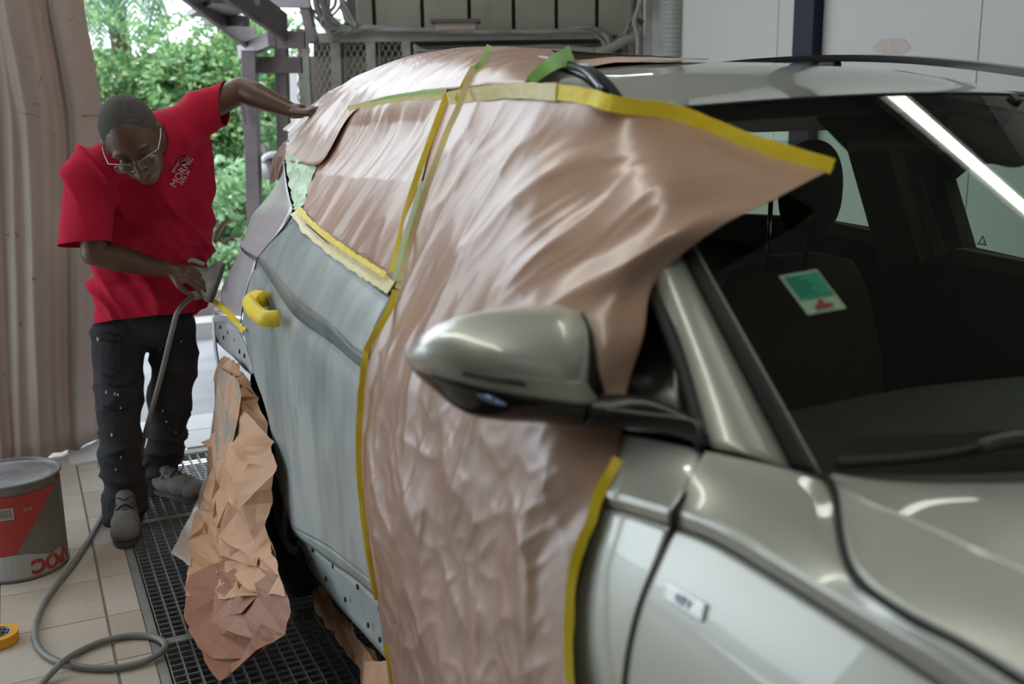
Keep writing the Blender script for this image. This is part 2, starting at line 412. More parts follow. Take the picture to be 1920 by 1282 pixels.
# ------------------------------------------------------------------ rail, lattice gate, cables, duct
e = empty('cable_rail', dp(850, 70, 7.3), 'long dusty grey steel rail across the back wall carrying cables', 'rail')
wallbox('beam', 568, 1128, 58, 76.5, 7.22, 0.06, DUSTM, e, .002)
wallbox('end_bracket', 556, 569, 54, 80, 7.22, 0.07, mat('rust', (0.22, 0.12, 0.08), 0.8), e)
wallbox('lower_shelf', 780, 1150, 84, 87, 7.24, 0.10, BATT, e)
gate = empty('lattice_gate', dp(660, 300, 7.25), 'folding steel lattice gate with four grey posts left of the rail', 'gate')
for (a, b) in ((568, 588), (629, 647), (694, 711), (760, 776)):
    wallbox('post', a, b, 76, 480, 7.22, 0.05, mat('gate_post', (0.36, 0.36, 0.31), 0.7, noise_amt=.15, nscale=9, col2=(.25, .24, .20)), gate, .002)
bm = bmesh.new()
for (a, b) in ((588, 629), (647, 694), (711, 760)):
    nz = 4; wd_ = (b-a)/nz
    for i in range(nz+1):
        for sg in (-1, 1):
            line = []; y_ = 78.0; kk = 0
            while y_ < 300:
                px = a+i*wd_+sg*(wd_/2 if kk % 2 else 0)
                px = min(max(px, a), b)
                line.append(dp(px, y_, 7.24)); y_ += 11.5; kk += 1
            tube('', line, 0.0035, None, bm=bm, raw=True, seg=4)
o = link('lattice', mesh_of(bm), mat('lattice_steel', (0.34, 0.33, 0.29), 0.6, 0.3), None, False); put(o, gate); o['kind'] = 'stuff'
o = wallbox('board_stack', 576, 790, 104, 520, 7.36, 0.04, mat('brown_board', (0.20, 0.155, 0.12), 0.8, noise_amt=.2, nscale=2, col2=(.27, .22, .17)))
tag(o, 'brown boards leaning behind the lattice gate', 'board')
o = wallbox('rail_space_shade', 588, 1165, 76, 105, 7.36, 0.05, mat('rail_space_dark', (0.055, 0.05, 0.045), 0.8)); struct(o)  # dark box standing in for the shaded space under the rail
o = wallbox('door_leaf', 552, 569, 104, 598, 7.6, 0.04, mat('white_leaf', (0.75, 0.75, 0.78), 0.5)); tag(o, 'narrow white door leaf edge beside the lattice gate', 'door leaf')
o = tube('chain', [dp(558+5*(i % 2), 86+12*i, 7.2) for i in range(10)], 0.005, BATT, n=10, seg=5, raw=True)
tag(o, 'thin dark zigzag chain hanging beside the first gate post', 'chain')
CABLE = mat('dusty_cable', (0.20, 0.19, 0.165), 0.7, noise_amt=.2, nscale=6, col2=(.30, .29, .255))
random.seed(3)
for i in range(16):
    x0 = 584+random.uniform(-2, 60); xm = 596+i*3.2; ym = 30+random.uniform(0, 26)
    if i < 9:
        pts_ = [(x0, -60), (x0+random.uniform(-4, 6), 10), (xm+6, ym), (xm+40, 48+random.uniform(0, 10)), (690+random.uniform(-10, 10), 48+random.uniform(2, 9)), (760, 57+random.uniform(-3, 1)), (900+random.uniform(-20, 20), 60+random.uniform(-3, 1)), (1030, 62+random.uniform(-4, 0)), (1105+random.uniform(0, 25), 58+random.uniform(-6, 3)), (1135+random.uniform(-8, 14), 72+random.uniform(-6, 8)), (1128+random.uniform(-4, 20), 92)]
    else:
        pts_ = [(x0, -60), (x0+random.uniform(-6, 6), 20), (xm, ym+14), (xm+30+random.uniform(-8, 20), 40+random.uniform(0, 16)), (655+random.uniform(-5, 20), 30+random.uniform(0, 25)), (640, -5+random.uniform(-10, 20)), (630+random.uniform(0, 30), -60)]
    o = tube('cable', [dp(p[0], p[1], 7.14+0.05*random.random()) for p in pts_], random.choice((0.009, 0.012, 0.015)), CABLE, n=70, seg=7)
    tag(o, 'dusty grey cable in the tangle lying along the wall rail', 'cable', 'cables along the rail')
for i in range(7):
    pts_ = [(776, 84+i*3), (800+10*i, 96+random.uniform(-4, 8)), (840, 100+random.uniform(-6, 8)), (930, 92+random.uniform(-4, 8)), (1040, 88+random.uniform(-4, 8)), (1120, 92+random.uniform(-3, 5)), (1150+3*i, 84-random.uniform(0, 14)), (1180, 60-i*3), (1192+i, 20), (1194+2*i, -60)]
    o = tube('cable', [dp(p[0], p[1], 7.16+0.05*random.random()) for p in pts_], random.choice((0.008, 0.012)), CABLE, n=60, seg=7)
    tag(o, 'dusty grey cable sagging in the dark space under the wall rail', 'cable', 'cables under the rail')
o = tube('conduit', [dp(1120, 100, 7.1), dp(1150, 88, 7.1), dp(1180, 73, 7.1), dp(1206, 70, 7.1)], 0.03, mat('conduit_grey', (.27, .26, .22), .6)); tag(o, 'thick grey conduit curving to the corner under the cable ends', 'conduit')
o = tube('conduit', [dp(1206, -60, 7.05), dp(1202, 0, 7.05), dp(1190, 42, 7.05), dp(1196, 62, 7.05), dp(1196, 130, 7.05)], 0.018, mat('conduit_grey', (.27, .26, .22), .6)); tag(o, 'thin grey conduit dropping down beside the corner pillar', 'conduit')
# flexible corrugated duct
bm = bmesh.new(); G = []
c0 = dp(1265.5, 50, 7.0); zt = 3.15; zb = 0.6; n_ = 704
for i in range(n_+1):
    zz = zt+(zb-zt)*i/n_; rr = 0.070+0.0085*math.sin(2*PI*i/8.0)
    cx_ = c0.x; cy_ = c0.y
    G.append([Vector((cx_+rr*math.cos(2*PI*k/20), cy_+rr*math.sin(2*PI*k/20), zz)) for k in range(20)])
add_grid(bm, G, True); o = link('flexible_duct', mesh_of(bm), mat('duct_grey', (0.40, 0.40, 0.35), 0.5), None, True)
tag(o, 'grey corrugated flexible duct hanging beside the white panels', 'duct')
# sanding pad box on the rail
e = empty('pad_box', dp(850, 50, 7.2), 'small dusty box with a pink side standing on the cable rail', 'box')
wallbox('lid', 806, 900, 35, 42, 7.1, 0.16, BATT, e, .004)
wallbox('side', 818, 892, 42, 56, 7.13, 0.12, mat('pink_side', (0.42, 0.31, 0.26), 0.7), e, .004)
o = tube('bracket', [dp(1195, -40, 7.1), dp(1188, 30, 7.1), dp(1205, 45, 7.1)], 0.02, BATT); tag(o, 'dark bracket in the corner above the conduits', 'bracket')
# faded pink repair patch on the wall
bm = bmesh.new(); vs = []
for k in range(26):
    a = 2*PI*k/26; rr = 1+0.35*noise.noise(Vector((math.cos(a)*2, math.sin(a)*2, 4)))
    p = X(1672+34*rr*math.cos(a), 88+17*rr*math.sin(a), 3.975); vs.append(bm.verts.new(p))
bm.faces.new(vs); face_cam(bm)
o = link('pink_patch', mesh_of(bm), mat('pink_patch', (0.56, 0.45, 0.39), 0.6, noise_amt=.1, nscale=30, col2=(.55, .52, .46)), None, False); put(o, bpy.data.objects['wall_right'])

# ------------------------------------------------------------------ curtain at the left of the opening
CURT = mat('dusty_curtain', (0.37, 0.325, 0.295), 0.6, noise_amt=0.22, nscale=3.0, col2=(0.50, 0.45, 0.41), bump=0.08, stretch=(1, 1, .45), n2=(30, .74, (.22, .17, .15)))
_n = CURT.node_tree.nodes; _l = CURT.node_tree.links; _t = _n.new('ShaderNodeBsdfTranslucent'); _t.inputs[0].default_value = (.62, .50, .44, 1)
_m = _n.new('ShaderNodeMixShader'); _m.inputs[0].default_value = .32; _l.new(_n['Principled BSDF'].outputs[0], _m.inputs[1]); _l.new(_t.outputs[0], _m.inputs[2]); _l.new(_m.outputs[0], _n['Material Output'].inputs[0])
bm = bmesh.new(); G = []
edge = [(146, -60), (148, 0), (158, 60), (168, 105), (176, 150), (187, 215), (190, 300), (190, 500), (189, 700), (192, 805)]
ep = cr([Y(p[0], p[1], 5.08) for p in edge], 60)
bot = [(0.253, 5.08), (0.16, 5.02), (0.02, 4.93), (-0.14, 4.915), (-0.2, 4.94), (-0.5, 5.0), (-0.75, 4.93), (-1.0, 5.0), (-1.22, 4.95)]
bp_ = cr([(a, b, 0.0) for a, b in bot], 240)
for j in range(60):
    z = ep[j].z; f_ = 1-j/59.0; row = []
    for i in range(240):
        u = i/239; b = bp_[i]
        fold = 0.05*math.sin(u*50+0.6*math.sin(u*9)+0.4*f_)*(0.4+0.6*f_)*min(1, u*14) + 0.02*math.sin(u*117+f_*2)*min(1, u*10)
        wr = 0.012*noise.noise(Vector((u*22, z*2.2, 0)))+0.02*noise.noise(Vector((u*9, z*4, 3)))*max(0, .7-z)
        xe = ep[j].x - 0.253
        row.append(Vector((b.x+xe*(1-u)**1.5+0.02*math.cos(u*50)*f_, b.y+fold+wr*1.5, max(z-0.0+0.0, 0.004) if j < 59 else 0.004+0.01*abs(math.sin(u*30)))))
    G.append(row)
add_grid(bm, G); o = link('curtain', mesh_of(bm), CURT, None, True); solid(o, 0.004)
tag(o, 'dusty pale plastic curtain drawn to the left of the opening', 'curtain')
e = empty('stand', (-0.3, 4.7, 0), 'black object standing at the left edge by the curtain foot', 'stand')
boxo('body', (-0.275, 4.72, 0.14), (0.1, 0.1, 0.28), MBLACK, e, None, .01)
for k in (-1, 1): boxo('foot', (-0.275+k*.04, 4.72, 0.006), (0.03, 0.12, 0.012), MBLACK, e)

# ------------------------------------------------------------------ metal stair outside
STEEL = mat('stair_steel', (0.155, 0.125, 0.125), 0.55, 0.2, noise_amt=.2, nscale=6, col2=(.24, .20, .205), bump=.1)
STEELL = mat('stair_steel_lit', (0.33, 0.30, 0.31), 0.6, 0.1)  # light on the lit faces is put into this paler steel
e = empty('metal_stair', dp(490, 480, 6.8), 'dusty brown steel staircase outside the opening beside the lattice gate', 'staircase')
dS = 6.7
bar('post', dp(468, 95, dS), dp(483, 560, dS), .085, .09, STEEL, e, up=vw)
bar('post', dp(527, 60, dS+.15), dp(541, 560, dS+.15), .075, .09, STEEL, e, up=vw)
bar('landing_beam', dp(508, 75, dS-.05), dp(572, 75, dS-.05), .06, .10, STEEL, e)
bar('landing_beam', dp(456, 122, dS+.1), dp(566, 122, dS+.1), .06, .10, STEEL, e)
bar('landing_beam', dp(452, 99, dS+.25), dp(509, 73, dS-.10), .05, .085, STEELL, e)
bar('stringer', dp(340, -90, dS-1.6), dp(535, 52, dS-.05), .03, .17, STEEL, e)
bar('stringer', dp(290, -70, dS-1.3), dp(475, 78, dS+.3), .03, .15, STEEL, e)
bar('tread', dp(392, 27, dS-.2), dp(444, 2, dS-.7), .26, .035, STEELL, e)
bar('tread', dp(388, 37, dS-.1), dp(462, 40, dS-.3), .05, .06, STEEL, e)
bar('tread', dp(350, -20, dS-.6), dp(410, -45, dS-1.0), .26, .035, STEELL, e)
bar('cross_beam', dp(455, 4, dS+.3), dp(582, 6, dS+.3), .05, .06, STEELL, e)
bar('brace', dp(492, 270, dS+.2), dp(508, 320, dS+.2), .03, .03, STEELL, e)
bar('brace', dp(560, -40, dS+.35), dp(588, 80, dS+.35), .12, .06, STEEL, e)
bar('hand_rail', dp(452, 190, dS-.1), dp(458, 235, dS-.1), .02, .02, STEEL, e)
o = tube('white_pipe', [dp(492, 302, 6.9), dp(502, 292, 6.85), dp(520, 290, 6.8), dp(548, 300, 6.8), dp(560, 340, 6.8)], .02, mat('pipe_white', (.7, .7, .72), .4)); tag(o, 'curved white pipe behind the stair post', 'pipe')
e = empty('pot', dp(508, 325, 7.0), 'grey metal pot hanging behind the stair post', 'pot')
bm = bmesh.new()
c = dp(512, 312, 7.0); G = [[c+Vector((r_*math.cos(a*PI/8), r_*math.sin(a*PI/8), h)) for a in range(16)] for r_, h in ((.01, -.09), (.07, -.085), (.095, -.03), (.10, .06), (.09, .06), (.085, -.02), (.01, -.05))]
add_grid(bm, G, True); o = link('bowl', mesh_of(bm), GALV, None, True); put(o, e)
bm = bmesh.new(); G = [[c+Vector((r_*math.cos(a*PI/8), r_*math.sin(a*PI/8), h)) for a in range(16)] for r_, h in ((.100, .05), (.108, .055), (.108, .065), (.098, .065))]
add_grid(bm, G, True); o = link('rim', mesh_of(bm), GALV, None, True); put(o, e)

# ------------------------------------------------------------------ planting outside
def leafmat(name, c1, c2, c3):
    mt = bpy.data.materials.new(name); mt.use_nodes = True; nt = mt.node_tree; N = nt.nodes; L = nt.links; b = N['Principled BSDF']
    g = N.new('ShaderNodeNewGeometry'); rp = N.new('ShaderNodeValToRGB'); rp.color_ramp.elements[0].color = (*c1, 1); rp.color_ramp.elements[1].color = (*c3, 1)
    el = rp.color_ramp.elements.new(.6); el.color = (*c2, 1)
    L.new(g.outputs['Random Per Island'], rp.inputs[0]); L.new(rp.outputs[0], b.inputs['Base Color']); b.inputs['Roughness'].default_value = .45
    tl = N.new('ShaderNodeBsdfTranslucent'); L.new(rp.outputs[0], tl.inputs[0]); mx = N.new('ShaderNodeMixShader'); mx.inputs[0].default_value = .35
    o_ = N['Material Output']; L.new(b.outputs[0], mx.inputs[1]); L.new(tl.outputs[0], mx.inputs[2]); L.new(mx.outputs[0], o_.inputs[0])
    return mt
LEAF = [leafmat('leaf_green', (.09, .22, .08), (.24, .42, .18), (.55, .68, .30)), leafmat('leaf_deep', (.05, .13, .06), (.11, .24, .12), (.26, .42, .24)), leafmat('leaf_light', (.22, .42, .20), (.40, .60, .34), (.62, .78, .50))]
BARK = mat('bark', (.13, .09, .06), .9, bump=.4)
def shrub(c, rad, n, lm, size, label, name='leafy_bush', seed=1, group=None):
    rnd = random.Random(seed); c = Vector(c); e = empty(name, (c.x, c.y, 0), label, 'bush', group)
    bm = bmesh.new()
    lumps = [(c+Vector((rnd.uniform(-1, 1)*rad[0]*.75, rnd.uniform(-1, .4)*rad[1]*.7, rnd.uniform(-1, 1)*rad[2]*.8)), rnd.uniform(.22, .42)) for _ in range(26)]
    verts = []; faces = []
    for i in range(n):
        lc, lr = rnd.choice(lumps)
        v = Vector((rnd.gauss(0, 1), rnd.gauss(0, 1), rnd.gauss(0, 1))).normalized()
        p = lc + Vector((v.x*lr*rad[0]*.8, v.y*lr*rad[1]*.8, v.z*lr*rad[2]*.8))*rnd.uniform(.75, 1.05)
        if p.z < .05: continue
        d1 = (v+Vector((rnd.uniform(-1, 1), rnd.uniform(-1, 1), rnd.uniform(-.9, .3)))).normalized()
        s = d1.cross(Vector((rnd.uniform(-1, 1), rnd.uniform(-1, 1), rnd.uniform(-1, 1)))).normalized()
        l = size*rnd.uniform(.6, 1.3); w = l*.26; nn = d1.cross(s)
        b0 = len(verts)
        verts += [p, p+d1*l*.5+s*w+nn*l*.06, p+d1*l-nn*l*.08, p+d1*l*.5-s*w+nn*l*.06]
        faces += [(b0, b0+1, b0+2), (b0, b0+2, b0+3)]
    me = bpy.data.meshes.new('foliage'); me.from_pydata(verts, [], faces); me.update()
    o = link('foliage', me, lm, None, False); put(o, e); o['kind'] = 'stuff'
    bm = bmesh.new()
    for k in range(5):
        lc, lr = lumps[k]
        tube('', [Vector((c.x+rnd.uniform(-.15, .15), c.y, 0)), Vector((c.x+rnd.uniform(-.2, .2), c.y, lc.z*.5)), lc], .035, None, bm=bm, n=8, seg=6, taper=.3)
    o = link('stems', mesh_of(bm), BARK, None, True); put(o, e)
    return e
def at(px, py, dep): return dp(px, py, dep)
shrub(at(262, 262, 11.0), (1.7, 1.2, .86), 17000, LEAF[0], .085, 'big bright green bush behind the man, nearest the curtain', seed=11)
shrub(at(420, 225, 11.5), (1.8, 1.2, .98), 17000, LEAF[0], .085, 'big bright green bush between the man and the stair', seed=12)
shrub(at(420, 420, 10.2), (1.3, 1.0, .9), 12000, LEAF[1], .08, 'dark green bush low between the man and the car', seed=13)
shrub(at(570, 250, 12.0), (1.6, 1.3, 1.35), 12000, LEAF[0], .09, 'green bush behind the steel stair posts', seed=14)
shrub(at(425, 385, 9.0), (.55, .4, .42), 1500, LEAF[2], .09, 'small pale green shrub in front of the dark bush', seed=15)
shrub(at(230, 420, 11), (1.5, 1.2, 1.2), 9000, LEAF[1], .09, 'dark green bush low behind the man', seed=16)
shrub(at(420, 500, 8.6), (.8, .35, .16), 1800, LEAF[2], .07, 'low pale green ground plants by the kerb', name='ground_plants', seed=17)
shrub(at(150, 330, 15), (4.5, 1.6, 1.7), 11000, LEAF[1], .14, 'far dark hedge at the back of the yard', name='hedge', seed=18)
# palms: every frond a part
def palm(base, label, fronds, seed, lm):
    rnd = random.Random(seed); base = Vector(base); e = empty('palm_tree', (base.x, base.y, 0), label, 'palm tree')
    tube('trunk', [Vector((base.x, base.y, 0)), base*0.5+Vector((base.x, base.y, 0))*.5+Vector((.1, 0, 0)), base], .12, BARK, e, n=12, seg=10)
    for (dx, dy, dz, droop) in fronds:
        d0 = Vector((dx, dy, dz)); L_ = d0.length; pts = [base + d0*t + Vector((0, 0, -droop*t*t)) for t in [i/24 for i in range(25)]]
        verts = []; faces = []
        for i, p in enumerate(pts):
            t = (pts[min(i+1, 24)]-pts[max(i-1, 0)]).normalized(); s = t.cross(Vector((0, 0, 1))).normalized()
            for sg in (-1, 1):
                for q in (0, .5):
                    pp = p.lerp(pts[min(i+1, 24)], q)
                    l = .55*math.sin(PI*min(1, (i+1+q)/25*0.9+.08))*rnd.uniform(.85, 1.1)
                    tip = pp+(s*sg*.75+t*.55+Vector((0, 0, -.45-rnd.uniform(0, .25))))*l
                    w = t*.022; b0 = len(verts)
                    verts += [pp-w, pp+w, (pp+tip)/2+w*.9+Vector((0, 0, .02)), tip, (pp+tip)/2-w*.9+Vector((0, 0, .02))]; faces.append((b0, b0+1, b0+2, b0+3, b0+4))
        me = bpy.data.meshes.new('frond'); me.from_pydata(verts, [], faces); me.update()
        f_ = link('frond', me, lm, None, False); put(f_, e)
        tube('midrib', pts, .016, mat('rib', (.30, .34, .10), .6), f_, n=16, seg=5, taper=.3)
PALMLEAF = leafmat('palm_leaf', (.05, .14, .06), (.13, .27, .14), (.30, .42, .24))
b0 = at(190, -150, 12.6)
palm(b0, 'coconut palm with drooping fronds behind the curtain edge', [(-.9, -.5, .2, 1.9), (.2, -1.2, .3, 1.9), (1.5, -.4, .5, 1.9), (.7, -.6, .1, 2.2), (-.4, -1.2, .1, 1.6), (1.9, .3, .9, 1.3), (-1.6, .2, .7, 1.5), (.6, .9, .8, 1.6), (-.2, -.7, -.2, 1.3)], 4, PALMLEAF)
b1 = at(395, -170, 13.2)
palm(b1, 'second palm with long thin fronds above the bright bush', [(-1.9, -.4, .5, 1.6), (-1.0, -.7, .1, 1.9), (1.2, -.5, .5, 1.6), (.3, -1, .3, 1.9), (-2.2, .3, 1.0, 1.2), (1.8, .5, .9, 1.5)], 5, PALMLEAF)

# rust and scuff marks on the curtain
from mathutils.bvhtree import BVHTree as _B
cb = bpy.data.objects['curtain']; bvc = _B.FromPolygons([v.co.copy() for v in cb.data.vertices], [tuple(p.vertices) for p in cb.data.polygons])
RUST = mat('rust_mark', (.30, .15, .08), .8, noise_amt=.2, nscale=30, col2=(.45, .33, .26)); SCUFF = mat('scuff_mark', (.17, .14, .125), .8)
for (pts_, w_, m_) in (([(152, 216), (165, 217), (182, 216)], .007, RUST), ([(40, 110), (48, 107), (60, 109)], .004, RUST), ([(60, 193), (70, 195), (76, 196)], .004, RUST), ([(36, 212), (48, 213), (68, 216), (75, 220)], .003, RUST),
                       ([(14, 440), (18, 444)], .006, SCUFF), ([(29, 432), (33, 446)], .004, SCUFF), ([(6, 700), (9, 702)], .006, SCUFF), ([(100, 250), (104, 262)], .003, SCUFF), ([(36, 605), (39, 609)], .006, SCUFF), ([(60, 525), (63, 520), (66, 524)], .004, SCUFF), ([(128, 40), (140, 30)], .002, SCUFF), ([(70, 165), (80, 140)], .002, SCUFF)):
    L_ = []
    for (px, py) in pts_:
        d = ray(px, py).normalized(); h_ = bvc.ray_cast(CAM, d)
        if h_[0] is not None: L_.append(h_[0])
    if len(L_) > 1: ribbon('stain', L_, w_, m_, cb, lift=.006, n=12, wob=1.2)

# ------------------------------------------------------------------ the car
def N3(p, s, k=0): return noise.noise(Vector((p.x*s+k, p.y*s+k*1.7, p.z*s-k)))
XC = 1.53                                   # car's centre line
car = empty('car', (XC, 1.8, 0), 'silver grey family car, side panels sanded to primer, partly masked with brown paper', 'car')
def XR(*a): return [X(*q) for q in a]
def XI(a, x0, x1):
    """points (px,py) with x interpolated from x0 to x1 where not given"""
    n = len(a); return [X(q[0], q[1], q[2] if len(q) > 2 else x0+(x1-x0)*i/(n-1)) for i, q in enumerate(a)]
def smooth_line(pts, n=24, it=40):
    L = cr(pts, n)
    for _ in range(it): L = [L[0]]+[L[i]*.5+(L[i-1]+L[i+1])*.25 for i in range(1, n-1)]+[L[-1]]
    return L
def smooth_grid(G, it=60, keep=True):
    nj, ni = len(G), len(G[0])
    for _ in range(it):
        H = [r[:] for r in G]
        for j in range(nj):
            for i in range(ni):
                jb = j in (0, nj-1); ib = i in (0, ni-1)
                if jb and ib: continue
                if (jb or ib) and _ > 12: continue
                if jb: H[j][i] = G[j][i]*.5+(G[j][i-1]+G[j][i+1])*.25
                elif ib: H[j][i] = G[j][i]*.5+(G[j-1][i]+G[j+1][i])*.25
                else: H[j][i] = G[j][i]*.4+(G[j][i-1]+G[j][i+1]+G[j-1][i]+G[j+1][i])*.15
        G = H
    return G
def spatch(name, nets, mt, parent=None, th=0.003, it=60):
    bm = bmesh.new()
    for (rows, nu, nv) in nets: add_grid(bm, smooth_grid(net(rows, nu, nv), it))
    face_cam(bm); o = link(name, mesh_of(bm), mt, None, True)
    if parent is not None: put(o, parent)
    if th: solid(o, th)
    return o
# --- rear door
belt = XI([(552, 400), (600, 441), (660, 493), (731, 553)], .69, .675)
sh_up = XI([(483, 481), (509, 509), (531, 535), (572, 576), (620, 610), (655, 648), (679, 667)], .612, .60)
sh_lo = XI([(483, 487), (510, 531), (545, 583), (586, 617), (620, 641), (675, 688)], .624, .612)
dr = [sh_lo,
      XI([(476, 505), (505, 560), (560, 605), (620, 665), (676, 730)], .606, .600),
      XI([(455, 603), (500, 650), (570, 700), (625, 750), (672, 800)], .598, .592),
      XI([(474, 696), (520, 740), (580, 790), (630, 830), (673, 880)], .598, .588),
      XI([(500, 771), (545, 820), (595, 870), (640, 910), (678, 950)], .600, .588),
      XI([(531, 934), (570, 960), (610, 985), (650, 1010), (687, 1030)], .604, .592),
      XI([(545, 988), (584, 1008), (617, 1026), (660, 1060), (694, 1086)], .606, .594)]
cre_b = XI([(552, 1003), (584, 1026), (624, 1057), (672, 1090), (703, 1119)], .622, .608)
for r_ in [belt, sh_up, sh_lo]+dr: r_.append(r_[-1]+Vector((.002, -.02, 0)))
rear_door = spatch('rear_door', [([belt, [a.lerp(b, .5)+Vector((-.012, 0, 0)) for a, b in zip(cr(belt, 7), cr(sh_up, 7))], sh_up], 40, 14), (dr, 40, 70), ([dr[-1], cre_b], 40, 4)], PRIMER, car)
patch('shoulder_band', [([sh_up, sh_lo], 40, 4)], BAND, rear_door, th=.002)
fl_t = XI([(552, 1004), (584, 1027), (624, 1058), (672, 1091), (703, 1120), (712, 1130)], .640, .624)
fl_b = XI([(560, 1031), (580, 1066), (628, 1128), (683, 1189), (725, 1237)], .662, .645)
flange = patch('door_flange', [([fl_t, fl_b], 36, 8)], mat('bare_primer', (.34, .39, .38), .45, .1, noise_amt=.2, nscale=8, col2=(.50, .55, .53), bump=.1, n2=(40, .66, (.25, .28, .27))), rear_door)
def hole(px, py, x, parent, r=.0055, rx=1.0):
    p = X(px, py, x); bm_ = bmesh.new()
    bmesh.ops.create_cone(bm_, cap_ends=True, segments=10, radius1=r, radius2=r, depth=.004, matrix=Matrix.Translation(p) @ Matrix.Rotation(PI/2, 4, 'Y') @ Matrix.Diagonal((1.25, rx, 1, 1)))
    put(link('clip_hole', mesh_of(bm_), MBLACK, None, False), parent)
for (px, py) in ((557, 1010), (561, 1026), (586, 1031), (580, 1050), (611, 1085), (624, 1061), (647, 1124), (670, 1100), (690, 1172), (711, 1141), (712, 1199)): hole(px, py, .634 if py < 1100 else .630, rear_door)
# --- rear quarter
q_right = [(532, 306), (536, 340), (543, 372), (552, 399)]
Q = [XI([(530, 303), (531, 304), (533, 305)], .80, .785), XI([(497, 358), (518, 350), (538, 345)], .765, .745), XI([(478, 388), (508, 378), (546, 380)], .74, .715),
     XI([(460, 402), (500, 398), (550, 398)], .715, .685), XI([(443, 417), (490, 424), (538, 420)], .695, .665), XI([(440.5, 428), (478, 440), (521, 440)], .683, .648),
     XI([(442, 441), (468, 455), (502, 460)], .672, .630), XI([(447, 456), (463, 472), (483, 483)], .652, .613)]
def wrapl(rows):
    out = []
    for r in rows:
        p = r[0]; out.append([p+Vector((.75, .42, 0)), p+Vector((.30, .30, 0)), p+Vector((.07, .13, 0))]+list(r))
    return out
QL = [XI([(446, 458), (461, 476), (482, 489)], .658, .624), XI([(430, 488), (452, 497), (476, 508)], .662, .612), XI([(414, 522), (437, 530), (466, 536)], .668, .603), XI([(402, 555), (428, 562), (456, 572)], .678, .599), XI([(398, 580), (425, 590), (453, 592)], .685, .599)]
ARC = [XI([(398, 585), (425, 592), (454, 600)], .686, .599), XI([(397, 597), (420, 606), (457, 628)], .690, .598)]
quarter = spatch('rear_quarter_panel', [(wrapl(Q), 40, 40), (wrapl(QL), 40, 40), (wrapl(ARC), 40, 5)], QUART, car)
arch = patch('wheel_arch_flange', [([XI([(403, 602), (420, 604), (436, 613), (457, 640), (475, 700)], .640, .606), XI([(405, 640), (420, 655), (440, 672), (456, 690), (470, 702)], .675, .650)], 30, 8)], mat('arch_primer', (.50, .52, .52), .5, .1, noise_amt=.2, nscale=9, col2=(.62, .64, .63)), car)
patch('bumper_edge', [([XI([(397, 590), (400, 650), (409, 700)], .70, .69), XI([(403, 600), (406, 650), (414, 700)], .660, .665)], 20, 4)], mat('arch_primer', (.5, .5, .5)), car)
for (px, py) in ((413, 613), (427, 622), (419, 633), (439, 636), (449, 659), (458, 667), (475, 690)): hole(px, py, .638 if py < 650 else .615, arch, .006)
tube('door_gap', XI([(552, 398), (537, 421), (520, 441), (502, 461), (483, 484)], .683, .611), .0022, MBLACK, quarter, n=30, seg=6)
tube('door_gap', XI([(483, 484), (480, 498), (470, 520), (462, 545), (455, 580), (451, 606)], .617, .594), .0014, MBLACK, quarter, n=30, seg=6)
tube('belt_gap', [p+Vector((-.002, 0, 0)) for p in belt], .0016, MBLACK, rear_door, n=30, seg=6)
# recess cup and the taped handle
bm = bmesh.new(); c = X(497, 583, .597); G = []
for k, (rr, dx) in enumerate(((1.0, 0), (.85, .006), (.6, .014), (.3, .019), (.02, .020))):
    G.append([c+Vector((dx-.002, .105*rr*math.cos(a)-.01, .047*rr*math.sin(a))) for a in [2*PI*i/28 for i in range(28)]])
add_grid(bm, G, True); face_cam(bm); o = link('handle_recess', mesh_of(bm), mat('recess_grey', (.36, .40, .40), .3, .2), None, True); put(o, rear_door)
hp = [X(495, 562, .590), X(482, 558, .578), X(471, 564, .562), X(474, 578, .553), X(488, 592, .550), X(503, 598, .556), X(521, 597, .580)]
h = tube('door_handle', hp, .0225, YTAPE, rear_door, n=30, seg=12); tag(h, 'rear door handle wrapped in yellow tape')
# --- body side under the paper and front door
FD = [XI([(1060, 800, .716), (1200, 818, .728), (1314, 841)], .70, .752), XI([(1040, 870, .694), (1170, 880, .693), (1298, 903)], .672, .712), XI([(1020, 910, .672), (1132, 925, .668), (1258, 958)], .655, .672)]
FD2 = [XI([(1020, 912, .672), (1132, 926, .668), (1257, 959)], .655, .672), XI([(1020, 940, .674), (1132, 951, .672), (1255, 986)], .662, .677)]
FD3 = [XI([(1020, 942, .670), (1132, 952, .670), (1254, 987)], .660, .675), XI([(1015, 1040, .646), (1110, 1040, .646), (1231, 1050)], .632, .655), XI([(1010, 1110, .632), (1090, 1110, .634), (1202, 1112)], .618, .640),
       XI([(1005, 1240, .615), (1075, 1240, .616), (1171, 1240)], .600, .625), XI([(1000, 1400, .605), (1070, 1400, .606), (1160, 1400)], .59, .617), XI([(1000, 1700, .61), (1070, 1700, .61), (1150, 1700)], .60, .625)]
fdoor = spatch('front_door', [(FD, 40, 20), (FD3, 40, 60)], SILVER, car)
patch('crease', [(FD2, 40, 4)], SILVER, fdoor)
# door skin hidden behind the masking paper
patch('door_skin', [([[Vector((.73, 2.02, 1.10)), Vector((.74, 1.6, 1.08)), Vector((.75, 1.32, 1.06))], [Vector((.655, 2.05, .98)), Vector((.68, 1.6, 1.0)), Vector((.70, 1.32, 1.02))], [Vector((.65, 2.05, .6)), Vector((.65, 1.6, .6)), Vector((.66, 1.32, .6))], [Vector((.69, 2.05, .3)), Vector((.69, 1.6, .3)), Vector((.69, 1.32, .3))]], 20, 20)], SILVER, fdoor)
